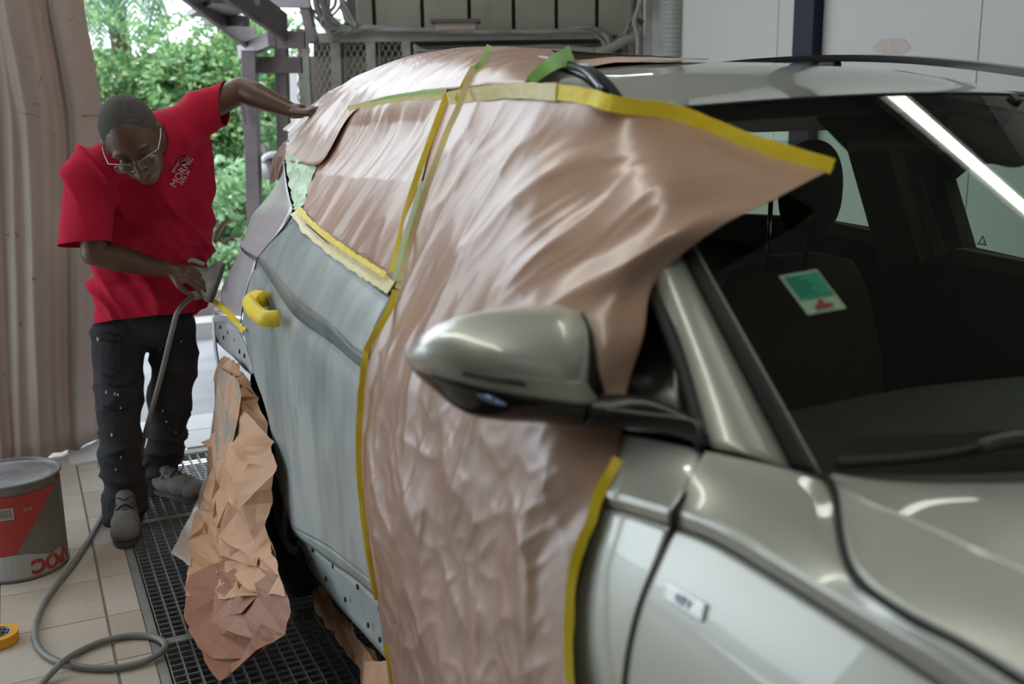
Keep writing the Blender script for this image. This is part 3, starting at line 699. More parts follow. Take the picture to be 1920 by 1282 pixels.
# --- fender
seam = [(1318, 842), (1313, 870), (1301, 905), (1262, 959), (1259, 987), (1235, 1052), (1207, 1114), (1176, 1240), (1164, 1400), (1154, 1700)]
seamx = [.757, .745, .715, .674, .679, .657, .642, .627, .619, .627]
F0 = [Z(1324, 846, 1.083), Z(1455, 873, 1.068), Z(1549, 899, 1.056), Z(1562, 925, 1.055), Z(1570, 986, 1.053), Z(1583, 1050, 1.051), Z(1604, 1091, 1.050), Z(1642, 1119, 1.048), Z(1714, 1168, 1.046), Z(1808, 1216, 1.044), Z(1905, 1276, 1.042), Z(2010, 1345, 1.04)]
F_b = XI([(1265, 959), (1311, 971), (1383, 1004), (1479, 1062), (1575, 1120), (1680, 1180), (1767, 1229), (1838, 1278), (2000, 1390)], .674, .682)
F0s = cr(F0, 24); Fbs = cr(F_b, 24)
F_a = [a.lerp(b, .55)+Vector((-.004, -.002, .010)) for a, b in zip(F0s, Fbs)]
F_c = XI([(1263, 988), (1335, 1016), (1431, 1073), (1575, 1164), (1719, 1260), (1900, 1385)], .680, .688)
F_d = [XI([(1264, 989), (1335, 1018), (1431, 1075), (1575, 1166), (1719, 1262), (1900, 1387)], .678, .686),
       XI([(1239, 1052), (1310, 1090), (1400, 1150), (1540, 1250), (1680, 1350), (1850, 1480)], .657, .665), XI([(1211, 1114), (1290, 1165), (1380, 1230), (1500, 1330), (1640, 1450), (1800, 1600)], .642, .65),
       XI([(1180, 1240), (1260, 1310), (1350, 1390), (1460, 1490), (1600, 1640), (1750, 1800)], .627, .63), XI([(1168, 1400), (1240, 1480), (1320, 1560), (1420, 1660), (1540, 1800), (1680, 1980)], .62, .62)]
fender = spatch('fender', [([F0, F_a, F_b], 70, 24), (F_d, 70, 50)], SILVER, car)
patch('crease', [([F_b, F_c], 70, 4)], SILVER, fender)
tube('door_gap', [X(a[0]+2, a[1], x_-(.004 if a[1] < 990 else -.003)) for a, x_ in zip(seam, seamx)], .0042, MBLACK, fender, n=60, seg=6)
# badge
bp = X(1285, 1128, .650); bu = (X(1322, 1150, .652)-X(1248, 1107, .652)).normalized(); bn = Vector((-1, 0, .28)).normalized(); bn = (bn-bu*bn.dot(bu)).normalized(); bv = bn.cross(bu)
if bv.z < 0: bv = -bv
MBd = Matrix((bu, bv, bu.cross(bv))).transposed()
bl = (X(1322, 1150, .652)-X(1248, 1107, .652)).length
badge = boxo('badge', bp, (bl, .021, .006), mat('badge_silver', (.62, .64, .60), .25, .8), fender, MBd, .002)
M4 = MBd.to_4x4(); M4.translation = bp + bn*.0036
if (MBd.col[2]).dot(bn) < 0:
    M4 = Matrix((-bu, bv, bn)).transposed().to_4x4(); M4.translation = bp+bn*.0036
if True:
    a_ = bu if (X(1322, 1150, .652)-bp).dot(bu) > 0 else -bu
    M4 = Matrix((a_, (bn.cross(a_)), bn)).transposed().to_4x4(); M4.translation = bp+bn*.0034
text('lettering', '48V', .018, mat('badge_blue', (.06, .14, .35), .4), M4, badge, spacing=1.25)
# --- hood
H0 = [Z(1559, 893, 1.063), Z(1572, 925, 1.062), Z(1580, 986, 1.060), Z(1593, 1046, 1.058), Z(1613, 1083, 1.057), Z(1651, 1111, 1.056), Z(1723, 1158, 1.054), Z(1818, 1206, 1.052), Z(1915, 1264, 1.050), Z(2020, 1330, 1.048)]
H1 = [Z(1561, 893, 1.064), Z(1600, 930, 1.075), Z(1700, 972, 1.080), Z(1800, 1018, 1.083), Z(1920, 1072, 1.085), Z(2050, 1132, 1.087), Z(2200, 1200, 1.088), Z(2600, 1380, 1.085)]
H2 = [Z(1562, 892, 1.064), Z(1650, 902, 1.066), Z(1750, 906, 1.068), Z(1920, 905, 1.070), Z(2120, 900, 1.072), Z(2400, 900, 1.074), Z(2900, 900, 1.07)]
hood = spatch('hood', [([H0, [a.lerp(b, .5)+Vector((0, 0, .003)) for a, b in zip(cr(H0, 10), cr(H1, 10))], H1], 60, 20), ([H1, [a.lerp(b, .5)+Vector((0, 0, .004)) for a, b in zip(cr(H1, 10), cr(H2, 10))], H2], 60, 30)], SILVER, car)
tube('hood_gap', [p+Vector((-.004, 0, -.004)) for p in H0], .0042, MBLACK, hood, n=60, seg=6)
# --- A pillar
AL = [Y(1327, 838, 1.03), Y(1297, 737, 1.10), Y(1269, 643, 1.17), Y(1226, 546, 1.26), Y(1185, 430, 1.35), Y(1150, 300, 1.46), Y(1120, 200, 1.58)]
AR = [Y(1484, 879, .97), Y(1425, 765, 1.05), Y(1362, 639, 1.135), Y(1283, 499, 1.24), Y(1235, 400, 1.32), Y(1185, 300, 1.42), Y(1160, 200, 1.52)]
AT = [Y(1537, 888, .935), Y(1451, 724, 1.045), Y(1382, 603, 1.13), Y(1309, 487, 1.235), Y(1262, 400, 1.31), Y(1215, 300, 1.41), Y(1178, 208, 1.51)]
AM = [a.lerp(b, .5)+Vector((-.018, -.008, .012)) for a, b in zip(AL, AR)]
AI = [p+Vector((.06, .07, -.02)) for p in AL]
AL, AR, AT, AI, AM = [smooth_line(q, 24, 60) for q in (AL, AR, AT, AI, AM)]
pillar = patch('windshield_pillar', [([AI, AL, AM, AR], 50, 16)], SILVER, car)
patch('pillar_trim', [([AR, AT], 50, 4)], MBLACK, pillar)
tube('trim_bead', AT, .0025, mat('bead_grey', (.25, .24, .20), .5), pillar, n=50, seg=6)
cowl = patch('cowl_corner', [([[AR[0], AT[0]], [Z(1549, 897, 1.057), Z(1560, 893, 1.061)]], 6, 4)], MBLACK, car)
# --- windshield
GL = thin_glass('windshield_glass', (.74, .80, .70), .07)
def arcrow(pl, bulge, zc, n=40, half=None):
    """from left edge point to its mirror image, bulging to the front"""
    out = []; hw = XC-pl.x
    for i in range(n):
        u = -1+2*i/(n-1); out.append(Vector((XC+u*hw, pl.y-bulge*(1-u*u), pl.z+zc*(1-u*u))))
    return out
WS = []
ATc = AT
for j, p in enumerate(ATc):
    t = j/23; WS.append(arcrow(p+Vector((.004, .002, -.002)), .16*(1-t)+.10*t, -.012*(1-t)+.026*t))
bm = bmesh.new(); add_grid(bm, WS); face_cam(bm); ws = link('windshield', mesh_of(bm), GL, None, True); put(ws, car)
# dark band printed round the glass foot
bm = bmesh.new(); add_grid(bm, [[p+Vector((0, .004, -.004)) for p in r] for r in WS[:3]]); put(link('glass_border', mesh_of(bm), MBLACK, None, True), ws)
# cowl plastic between glass and hood
bm = bmesh.new(); r1 = cr(WS[0], 30); r2 = [Vector((p.x, p.y-.05, p.z-.012)) for p in r1]; r3 = [Vector((p.x, p.y-.12, p.z-.03)) for p in r1]; add_grid(bm, [r1, r2, r3]); face_cam(bm); put(link('cowl', mesh_of(bm), MBLACK, None, True), car)
def WSP(px, py, off=0.0):
    """point where the pixel ray meets the windshield, lifted off it by off"""
    d = ray(px, py); best = None
    for j in range(23):
        for i in range(39):
            a, b, c_, e_ = WS[j][i], WS[j][i+1], WS[j+1][i+1], WS[j+1][i]
            for t3 in ((a, b, c_), (a, c_, e_)):
                from mathutils.geometry import intersect_ray_tri
                h_ = intersect_ray_tri(*t3, d, CAM, True)
                if h_ is not None:
                    n_ = (t3[1]-t3[0]).cross(t3[2]-t3[0]).normalized()
                    if n_.dot(CAM-h_) < 0: n_ = -n_
                    return h_+n_*off
    n_ = (AT[20]-AT[6]).cross(Vector((.5, -.11, 0))).normalized()     # beside the glass: its plane carried on
    if n_.dot(CAM-AT[12]) < 0: n_ = -n_
    return PL(px, py, AT[12], n_, 0)+n_*(off+.01)
# wiper
wp = [Z(1568, 868, 1.075), Z(1680, 862, 1.08), Z(1790, 850, 1.085), Z(1860, 835, 1.09), Z(1990, 822, 1.095)]
wip = tube('wiper', wp, .007, MBLACK, car, n=30, seg=8)
tube('wiper_arm', [Z(1840, 838, 1.10), Z(1900, 824, 1.105), Z(2020, 822, 1.10)], .010, mat('arm_grey', (.05, .05, .052), .35), wip, n=16, seg=8)
# --- roof
hd = WS[-1]
def roofz(y): 
    K = [(1.35, 1.522), (1.5, 1.548), (1.7, 1.577), (2.0, 1.603), (2.4, 1.620), (2.9, 1.610), (3.3, 1.575), (3.7, 1.51)]
    for (a, za), (b, zb) in zip(K, K[1:]):
        if y <= b: return za+(zb-za)*(max(y, a)-a)/(b-a)
    return K[-1][1]
R_ = [[p+Vector((0, 0, .002)) for p in hd]]
for k in range(1, 30):
    t = k/29; row = []
    for i, p in enumerate(hd):
        u = -1+2*i/(len(hd)-1); y = p.y+(3.75-p.y)*t; hw = (XC-hd[0].x)*(1+.02*math.sin(PI*min(1, t*1.5))-.10*t)
        z = roofz(y)-.052*abs(u)**2.6-.010*u*u
        if t < .12: z = (p.z+.002)*(1-t/.12)+z*t/.12
        row.append(Vector((XC+u*hw, y, z)))
    R_.append(row)
bm = bmesh.new(); add_grid(bm, R_); face_cam(bm)
bmesh.ops.recalc_face_normals(bm, faces=bm.faces[:])
roof = link('roof', mesh_of(bm), SILVER, None, True); put(roof, car)
tube('header_gap', [p+Vector((0, -.002, -.001)) for p in hd], .003, MBLACK, roof, n=40, seg=6)
bm = bmesh.new(); add_grid(bm, [[p+Vector((0, .02, -.035)) for p in r] for r in R_]); put(link('headliner', mesh_of(bm), LINER, None, True), car)
# roof rails
rn = [Y(1156, 190, 1.54), Y(1128, 152, 1.62), Y(1092, 124, 1.72), Y(1046, 110, 1.84), Y(1000, 104, 2.0), Y(900, 104, 2.5)]
bm = bmesh.new(); rc = cr(rn, 40)
G = [[p+Vector((.0, 0, 0.0)), p+Vector((.022, .004, 0)), p+Vector((.024, .006, -.022)), p+Vector((-.004, .004, -.022))] for p in rc]
add_grid(bm, G, True); bm.faces.new([v for v in bm.verts[:4]]); rl = link('roof_rail', mesh_of(bm), BLACK, None, False); put(rl, car)
tube('rail_highlight', [Y(1128, 168, 1.60), Y(1098, 136, 1.69), Y(1060, 122, 1.80)], .006, mat('rail_highlight', (.25, .27, .34), .2, .6), rl, n=16, seg=8)  # grey-blue highlight of the black rail, painted as its own strip
rf = [Vector((2.14, 1.40, 1.515)), Vector((2.15, 1.55, 1.55)), Vector((2.15, 1.75, 1.585)), Vector((2.15, 2.1, 1.628)), Vector((2.14, 2.5, 1.648)), Vector((2.12, 3.0, 1.64)), Vector((2.1, 3.3, 1.60))]
bm = bmesh.new(); rc = cr(rf, 40)
G = [[p, p+Vector((-.03, .0, -.002)), p+Vector((-.03, 0, -.02)), p+Vector((.0, 0, -.02))] for p in rc]
add_grid(bm, G, True); bmesh.ops.recalc_face_normals(bm, faces=bm.faces[:]); put(link('roof_rail', mesh_of(bm), BLACK, None, False), car)
for t in (2, 20, 37): boxo('rail_foot', rc[t]+Vector((-.015, 0, -.045)), (.03, .07, .05), MBLACK, rl, None, .006)
# --- far side of the body: window frames and door tops seen through the glass
FX = 2.30
def yz_poly(name, outer, holes, x, mt, parent, th=.05):
    """plate in the plane x with window openings; holes as lists of (y, z)"""
    bm = bmesh.new()
    def ringv(p): return [bm.verts.new(Vector((x, a, b))) for a, b in p]
    es = []
    for lp in [outer]+holes:
        v = ringv(lp); es += [bm.edges.new((v[i], v[(i+1) % len(v)])) for i in range(len(v))]
    bmesh.ops.triangle_fill(bm, use_beauty=True, edges=es)
    r = bmesh.ops.extrude_face_region(bm, geom=bm.faces[:]); bmesh.ops.translate(bm, vec=(th, 0, 0), verts=[v for v in r['geom'] if isinstance(v, bmesh.types.BMVert)])
    bmesh.ops.recalc_face_normals(bm, faces=bm.faces[:])
    o = link(name, mesh_of(bm), mt, None, False); put(o, parent); return o
def yzf(px, py): p = X(px, py, FX); return (p.y, p.z)
w1 = [yzf(1806, 466), yzf(1768, 337), yzf(1800, 310), yzf(2000, 300), yzf(2080, 420), yzf(2080, 520), yzf(1920, 492)]
w2 = [yzf(1345, 400), yzf(1345, 250), yzf(1590, 243), yzf(1618, 330), yzf(1645, 433), yzf(1500, 408)]
fs = yz_poly('far_side_frame', [(.9, 1.02), (3.6, 1.04), (3.6, 1.35), (3.2, 1.50), (2.3, 1.56), (1.5, 1.50)], [w1, w2], FX, CABIN, car)
GLT = thin_glass('side_glass', (.74, .88, .82), .05)
for w_ in (w1, w2):
    bm = bmesh.new(); bm.faces.new([bm.verts.new(Vector((FX+.03, a, b))) for a, b in w_]); put(link('window_pane', mesh_of(bm), GLT, None, False), fs)
# etched marks in the corner of the far pane
ET = mat('etched_mark', (.06, .08, .07), .6)
Mx = Matrix(((0, 0, -1), (-1, 0, 0), (0, 1, 0))).to_4x4()
def mark(s, px, py, sz):
    M = Mx.copy(); M.translation = X(px, py, FX+.024); text('etched_mark', s, sz, ET, M, fs, th=.0002)
mark('III', 1815, 450, .010); mark('\u2261\u2261', 1818, 456, .014); mark('\u25b3', 1842, 452, .034); mark('\u2261', 1844, 455, .012)
far_door = yz_poly('far_door_inner', [(.7, .3), (3.6, .3), (3.6, 1.05), (.9, 1.03)], [], FX+.06, CABIN, car)
bt = [Vector((FX-.03, .9, 1.075)), Vector((FX-.03, 1.8, 1.085)), Vector((FX-.03, 3.3, 1.12))]
yz_poly('far_door_outer', [(.2, .3), (3.7, .3), (3.7, 1.12), (1.2, 1.06), (.2, 1.0)], [], 2.44, SILVER, car, .01)
# near side: unseen plate added to stop light leaking in, and inner skin
yz_poly('near_side_frame', [(1.12, .35), (3.5, .35), (3.6, 1.2), (3.3, 1.46), (2.3, 1.54), (1.62, 1.47), (1.12, 1.02)], [], .93, CABIN, car, .03)
yz_poly('near_side_skin', [(1.0, .30), (2.9, .30), (3.0, .9), (3.2, 1.05), (2.2, 1.04), (1.0, 1.0)], [], .70, mat('inner_skin', (.1, .1, .1), .8), car, .03)
boxo('firewall', (XC, .62, .72), (1.35, .05, .62), MBLACK, car)
boxo('cabin_floor', (XC, 2.0, .32), (1.5, 3.2, .06), MBLACK, car)
boxo('tailgate', (XC, 3.88, .85), (1.25, .06, .9), mat('tail_grey', (.3, .31, .31), .4), car, None, .02)
# dashboard
bm = bmesh.new(); rows = []
for (y, z) in ((.80, .99), (.92, 1.005), (1.05, 1.02), (1.20, 1.03), (1.34, 1.01), (1.42, .95), (1.44, .80)):
    rows.append([Vector((XC+u*.66, y-.06*(1-u*u), z+.018*math.sin((u+.55)*5)*(.5 if y > 1.0 else 0))) for u in [-1+2*i/30 for i in range(31)]])
add_grid(bm, rows); face_cam(bm); put(link('dashboard', mesh_of(bm), mat('dash_grey', (.050, .050, .042), .55, bump=.1, bscale=300), None, True), car)
bm = bmesh.new(); G = []
cw = Vector((1.15, 1.52, 1.00)); axw = Vector((0, -.86, -.5)); uu = Vector((1, 0, 0)); vv = axw.cross(uu).normalized()
for i in range(40):
    a = 2*PI*i/40; cc = cw+(uu*math.cos(a)+vv*math.sin(a))*.175; n_ = (uu*math.cos(a)+vv*math.sin(a))
    G.append([cc+(n_*math.cos(b)+axw*math.sin(b))*.015 for b in [2*PI*k/8 for k in range(8)]])
G.append(G[0]); add_grid(bm, G, True); sw = link('steering_wheel', mesh_of(bm), MBLACK, None, True)
bpy.data.objects.remove(sw)                 # the photograph shows none on this side of the glass
# seats with head restraints
def seat(cx_, cy_, hr_c, hr_w, hr_h, posts):
    s = None
    bm = bmesh.new(); G = []
    for (z, w, d, yo) in ((.40, .22, .05, -.10), (.60, .25, .07, -.05), (.85, .26, .065, 0), (1.02, .24, .055, .04), (1.10, .20, .045, .06), (1.125, .10, .03, .065)):
        G.append([Vector((cx_+w*math.copysign(abs(math.cos(a))**.6, math.cos(a)), cy_+yo+d*math.sin(a), z)) for a in [2*PI*k/24 for k in range(24)]])
    V = add_grid(bm, G, True); bm.faces.new(V[-1]); s = link('seat', mesh_of(bm), CABIN, None, True); put(s, car)
    bm = bmesh.new(); bmesh.ops.create_uvsphere(bm, u_segments=28, v_segments=18, radius=1)
    for v in bm.verts:
        v.co = Vector((math.copysign(abs(v.co.x)**.85, v.co.x)*hr_w, v.co.y*.055, math.copysign(abs(v.co.z)**.85, v.co.z)*hr_h))+hr_c
    put(link('head_restraint', mesh_of(bm), CABIN, None, True), s)
    for p in posts: tube('restraint_post', [p+Vector((0, 0, .09)), p-Vector((0, 0, .10))], .006, mat('chrome', (.7, .7, .7), .2, 1), s, n=2, seg=8, raw=True)
hc = Y(1520, 355, 2.05); sc_ = (hc-CAM).dot(_f)/FPX
seat(hc.x, 2.05, hc, 68*sc_, 92*sc_, [Y(1443, 432, 2.05), Y(1513, 434, 2.05)])
# belt-line ledge of the far rear door and of the far front door, catching light
for a, b in ((Y(1500, 412, X(1500, 412, FX-.02).y), None),): pass
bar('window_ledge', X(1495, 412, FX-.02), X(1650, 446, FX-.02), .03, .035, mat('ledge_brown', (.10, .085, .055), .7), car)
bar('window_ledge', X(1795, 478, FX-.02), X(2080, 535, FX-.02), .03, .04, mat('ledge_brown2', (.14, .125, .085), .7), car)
# pillar trim, and a strip painted as the reflected light streak
bar('pillar_cover', X(1700, 500, FX-.04), X(1625, 235, FX-.12), .05, .16, mat('pillar_brown', (.085, .055, .038), .8), car, up=(0, 1, 0), bev=.01)
bar('pillar_streak', X(1765, 478, FX-.09), X(1715, 340, FX-.14), .003, .045, mat('streak_grey', (.20, .19, .16), .6), car, up=(0, 1, 0))
# sun visor and interior mirror
hdr = WS[-2]
bar('sun_visor', Y(1560, 246, 1.56), Y(1830, 250, 1.50), .14, .02, mat('visor_dark', (.05, .045, .04), .8), car, up=(0, -.5, 1), bev=.006)
bm = bmesh.new(); bmesh.ops.create_uvsphere(bm, u_segments=24, v_segments=14, radius=1)
mc = Y(1850, 262, 1.46)
Rm_ = Euler((0, math.radians(16), 0)).to_matrix()
for v in bm.verts: v.co = Rm_ @ Vector((math.copysign(abs(v.co.x)**.6, v.co.x)*.125, v.co.y*.028, math.copysign(abs(v.co.z)**.7, v.co.z)*.038))+mc
im = link('interior_mirror', mesh_of(bm), MBLACK, None, True); put(im, car)
bar('mirror_stem', mc, mc+Vector((0, -.06, .08)), .02, .02, MBLACK, im)
# inspection sticker inside the glass
sq = [WSP(1461, 514, -.004), WSP(1533, 501, -.004), WSP(1589, 574, -.004), WSP(1516, 587, -.004)]
def quad(name, q, mt, parent):
    bm = bmesh.new(); bm.faces.new([bm.verts.new(p) for p in q]); face_cam(bm); o = link(name, mesh_of(bm), mt, None, False); put(o, parent); return o
def qp(u, v): return sq[0].lerp(sq[1], u).lerp(sq[3].lerp(sq[2], u), v)
stk = quad('sticker', sq, mat('sticker_white', (.62, .78, .74), .5), ws); tag(stk, 'teal and white inspection sticker')
up_ = (sq[1]-sq[0]).cross(sq[3]-sq[0]).normalized()
if up_.dot(CAM-sq[0]) < 0: up_ = -up_
def qo(u, v, k=1): return qp(u, v)+up_*.0012*k
quad('printed_field', [qo(.08, .06), qo(.95, .06), qo(.95, .66), qo(.08, .66)], mat('sticker_teal', (.03, .42, .33), .5, noise_amt=.1, nscale=60, col2=(.06, .50, .40)), stk)
RED = mat('print_red', (.60, .05, .06), .5)
for j in range(5):
    quad('print_line', [qo(.14, .13+.095*j, 2), qo(.50+.1*(j % 3), .13+.095*j, 2), qo(.50+.1*(j % 3), .165+.095*j, 2), qo(.14, .165+.095*j, 2)], mat('sticker_dteal', (.02, .30, .25), .5), stk)
bm = bmesh.new(); bm.faces.new([bm.verts.new(qo(*p, 2)) for p in ((.50, .70), (.62, .80), (.38, .80))]); face_cam(bm); put(link('print_mark', mesh_of(bm), RED, None, False), stk)
quad('print_mark', [qo(.30, .83, 2), qo(.70, .83, 2), qo(.75, .92, 2), qo(.25, .92, 2)], RED, stk)

def bk3(p, k, r=0, u=0): return p+(p-CAM).normalized()*k+_R*r-_D*u
# --- sail panel and door mirror
patch('mirror_sail', [([[Y(1222, 556, 1.27), Y(1262, 640, 1.19), Y(1310, 782, 1.07)], [Y(1165, 600, 1.33), Y(1200, 690, 1.25), Y(1170, 785, 1.14)], [Y(1120, 640, 1.42), Y(1130, 700, 1.35), Y(1100, 790, 1.25)]], 16, 10)], mat('sail_black', (.018, .018, .016), .25), car)
tube('pillar_seal', [Y(1224, 548, 1.255), Y(1262, 640, 1.165), Y(1292, 737, 1.095), Y(1318, 838, 1.025)], .010, MBLACK, car, n=24, seg=8)
tube('seal_glint', [Y(1237, 585, 1.215), Y(1246, 606, 1.195), Y(1258, 632, 1.17)], .0035, mat('seal_shine', (.6, .62, .75), .1, .9), car, n=10, seg=8)  # bright bead painted in as the glint along the black seal
mir = None
M_ = [[(765, 656, 1.262), (800, 618, 1.24), (850, 596, 1.228), (900, 584, 1.218), (985, 573, 1.208), (1055, 574, 1.20), (1082, 584, 1.198)],
      [(762, 661, 1.252), (795, 634, 1.212), (850, 614, 1.186), (910, 604, 1.170), (985, 598, 1.158), (1052, 602, 1.152), (1093, 610, 1.166)],
      [(760.5, 667, 1.246), (792, 650, 1.195), (850, 640, 1.158), (920, 640, 1.138), (1000, 643, 1.125), (1055, 650, 1.122), (1095, 656, 1.144)],
      [(761, 673, 1.246), (795, 668, 1.190), (850, 668, 1.150), (920, 672, 1.130), (1000, 680, 1.117), (1055, 688, 1.116), (1091, 695, 1.134)],
      [(764, 680, 1.250), (800, 684, 1.195), (850, 690, 1.156), (920, 698, 1.135), (1000, 706, 1.121), (1055, 711, 1.120), (1086, 713, 1.132)]]
mc_ = [[Y(*p) for p in r] for r in M_]
mirb = [[bk3(p, .05, .006, -.008) for p in mc_[0]]]+mc_
lowf = [mc_[-1], [Y(770, 690, 1.262), Y(806, 702, 1.215), Y(855, 716, 1.178), Y(925, 732, 1.156), Y(1005, 746, 1.142), Y(1065, 756, 1.142), Y(1128, 763, 1.152)]]
mir = spatch('door_mirror', [(mirb, 50, 40), (lowf, 50, 6)], SILVER, car, it=5); tag(mir, 'silver door mirror housing')
edge_ = [mc_[0][-1], mc_[1][-1], mc_[2][-1], mc_[3][-1], mc_[4][-1], lowf[1][-1]]
outr = [Y(1092, 588, 1.215), Y(1108, 618, 1.19), Y(1116, 660, 1.175), Y(1120, 695, 1.17), Y(1127, 722, 1.17), Y(1140, 758, 1.175)]
patch('mirror_lip', [([[a.lerp(b, .35)+Vector((0, -.004, 0)) for a, b in zip(edge_, outr)], edge_], 30, 4)], SILVER, mir)
patch('mirror_rim', [([[bk3(p, .07, -.01) for p in outr], outr, [a.lerp(b, .35)+Vector((0, -.003, 0)) for a, b in zip(edge_, outr)]], 30, 8)], BLACK, mir)
lo = [lowf[1], [Y(785, 707, 1.262), Y(820, 725, 1.225), Y(865, 742, 1.19), Y(930, 756, 1.165), Y(1005, 766, 1.15), Y(1065, 774, 1.148), Y(1140, 782, 1.150)],
      [Y(822, 738, 1.275), Y(845, 758, 1.24), Y(880, 776, 1.21), Y(935, 786, 1.19), Y(1010, 791, 1.18), Y(1070, 796, 1.175), Y(1140, 800, 1.17)],
      [Y(826, 732, 1.31), Y(850, 747, 1.31), Y(880, 764, 1.30), Y(935, 774, 1.29), Y(1010, 778, 1.30), Y(1070, 782, 1.29), Y(1140, 790, 1.27)]]
patch('mirror_base', [(lo, 50, 20)], BLACK, mir)
patch('turn_signal', [([[Y(893, 739, 1.158), Y(925, 744, 1.15), Y(950, 757, 1.147)], [Y(905, 749, 1.156), Y(925, 757, 1.15), Y(948, 761, 1.147)]], 12, 4)], mat('signal_lens', (.35, .48, .75), .08, .6), mir)
tube('shell_gap', [p+Vector((0, -.001, 0)) for p in [Y(865, 700, 1.150), Y(920, 712, 1.138), Y(985, 722, 1.130)]], .0022, MBLACK, mir, n=20, seg=6)
back = patch('mirror_glass', [([[bk3(p, .055, 0, -.01) for p in mc_[0]], [bk3(p, .12, 0, .02) for p in lowf[1]]], 20, 4)], mat('mirror_glass', (.6, .62, .62), .02, 1), mir)
armt = [Y(1095, 742, 1.16), Y(1160, 742, 1.14), Y(1230, 752, 1.10), Y(1312, 786, 1.045)]
arml = [Y(1095, 799, 1.165), Y(1180, 806, 1.13), Y(1250, 816, 1.09), Y(1316, 836, 1.035)]
armm = [a.lerp(b, .5)+Vector((-.004, -.022, 0)) for a, b in zip(armt, arml)]
patch('mirror_arm', [([[bk3(p, .09, .0, -.01) for p in armt], armt, armm, arml, [bk3(p, .09, .0, .01) for p in arml]], 24, 16)], mat('arm_black', (.014, .014, .014), .3), mir)
tube('arm_bead', [Y(1135, 766, 1.125), Y(1200, 774, 1.10), Y(1300, 789, 1.04), Y(1306, 796, 1.035), Y(1315, 832, 1.03)], .0015, mat('bead_grey', (.25, .24, .20), .5), mir, n=30, seg=6)

# --- wheels
def wheel(c, sgn, seen):
    e = empty('wheel', c); e.parent = car; e.matrix_parent_inverse = Matrix.Translation(-Vector(car.location))
    prof = [(.235, .085), (.25, .105), (.30, .118), (.335, .117), (.352, .105), (.360, .08), (.360, .055), (.352, .052), (.352, .045), (.361, .042), (.362, .012), (.354, .009), (.354, -.009), (.362, -.012), (.361, -.042), (.352, -.045), (.352, -.052), (.360, -.055), (.360, -.08), (.352, -.105), (.335, -.117), (.30, -.118), (.25, -.105), (.235, -.085)]
    bm = bmesh.new(); G = []
    for i in range(72):
        a = 2*PI*i/72; G.append([Vector((w, r*math.cos(a), r*math.sin(a))) for r, w in prof])
    G.append(G[0]); add_grid(bm, G); bmesh.ops.remove_doubles(bm, verts=bm.verts[:], dist=1e-5); bmesh.ops.recalc_face_normals(bm, faces=bm.faces[:])
    for i in range(72):
        a = 2*PI*i/72
        for w in (-.092, .092): box(bm, (w, .356*math.cos(a), .356*math.sin(a)), (.035, .008, .012), Matrix.Rotation(a, 3, 'X'))
    t = link('tyre', mesh_of(bm), RUBBER, e, True)
    bm = bmesh.new(); G = []
    for i in range(48):
        a = 2*PI*i/48; G.append([Vector((sgn*w, r*math.cos(a), r*math.sin(a))) for r, w in ((.238, -.10), (.225, -.09), (.222, .06), (.235, .09), (.225, .10), (.205, .085))])
    G.append(G[0]); add_grid(bm, G); bmesh.ops.recalc_face_normals(bm, faces=bm.faces[:])
    for k in range(5):
        a = 2*PI*k/5; box(bm, (sgn*.075, .115*math.cos(a), .115*math.sin(a)), (.03, .21, .05), Matrix.Rotation(a, 3, 'X'), .006)
    bmesh.ops.create_cone(bm, cap_ends=True, segments=20, radius1=.05, radius2=.04, depth=.05, matrix=Matrix.Translation((sgn*.075, 0, 0)) @ Matrix.Rotation(PI/2, 4, 'Y'))
    link('rim', mesh_of(bm), mat('alloy', (.35, .35, .36), .3, .8), e, False)
    return e
RY = 3.13
wheel((.765, RY, .362), -1, True); wheel((2.29, RY, .362), 1, False); wheel((2.29, .46, .362), 1, False); wheel((.765, .42, .362), -1, False)
# wheel arch liner
bm = bmesh.new(); G = []
for i in range(25):
    a = -.15+PI*1.1*i/24; G.append([Vector((.66, RY+.43*math.cos(a), .40+.42*math.sin(a))), Vector((1.0, RY+.43*math.cos(a), .40+.42*math.sin(a)))])
add_grid(bm, G); put(link('arch_liner', mesh_of(bm), MBLACK, None, True), car)

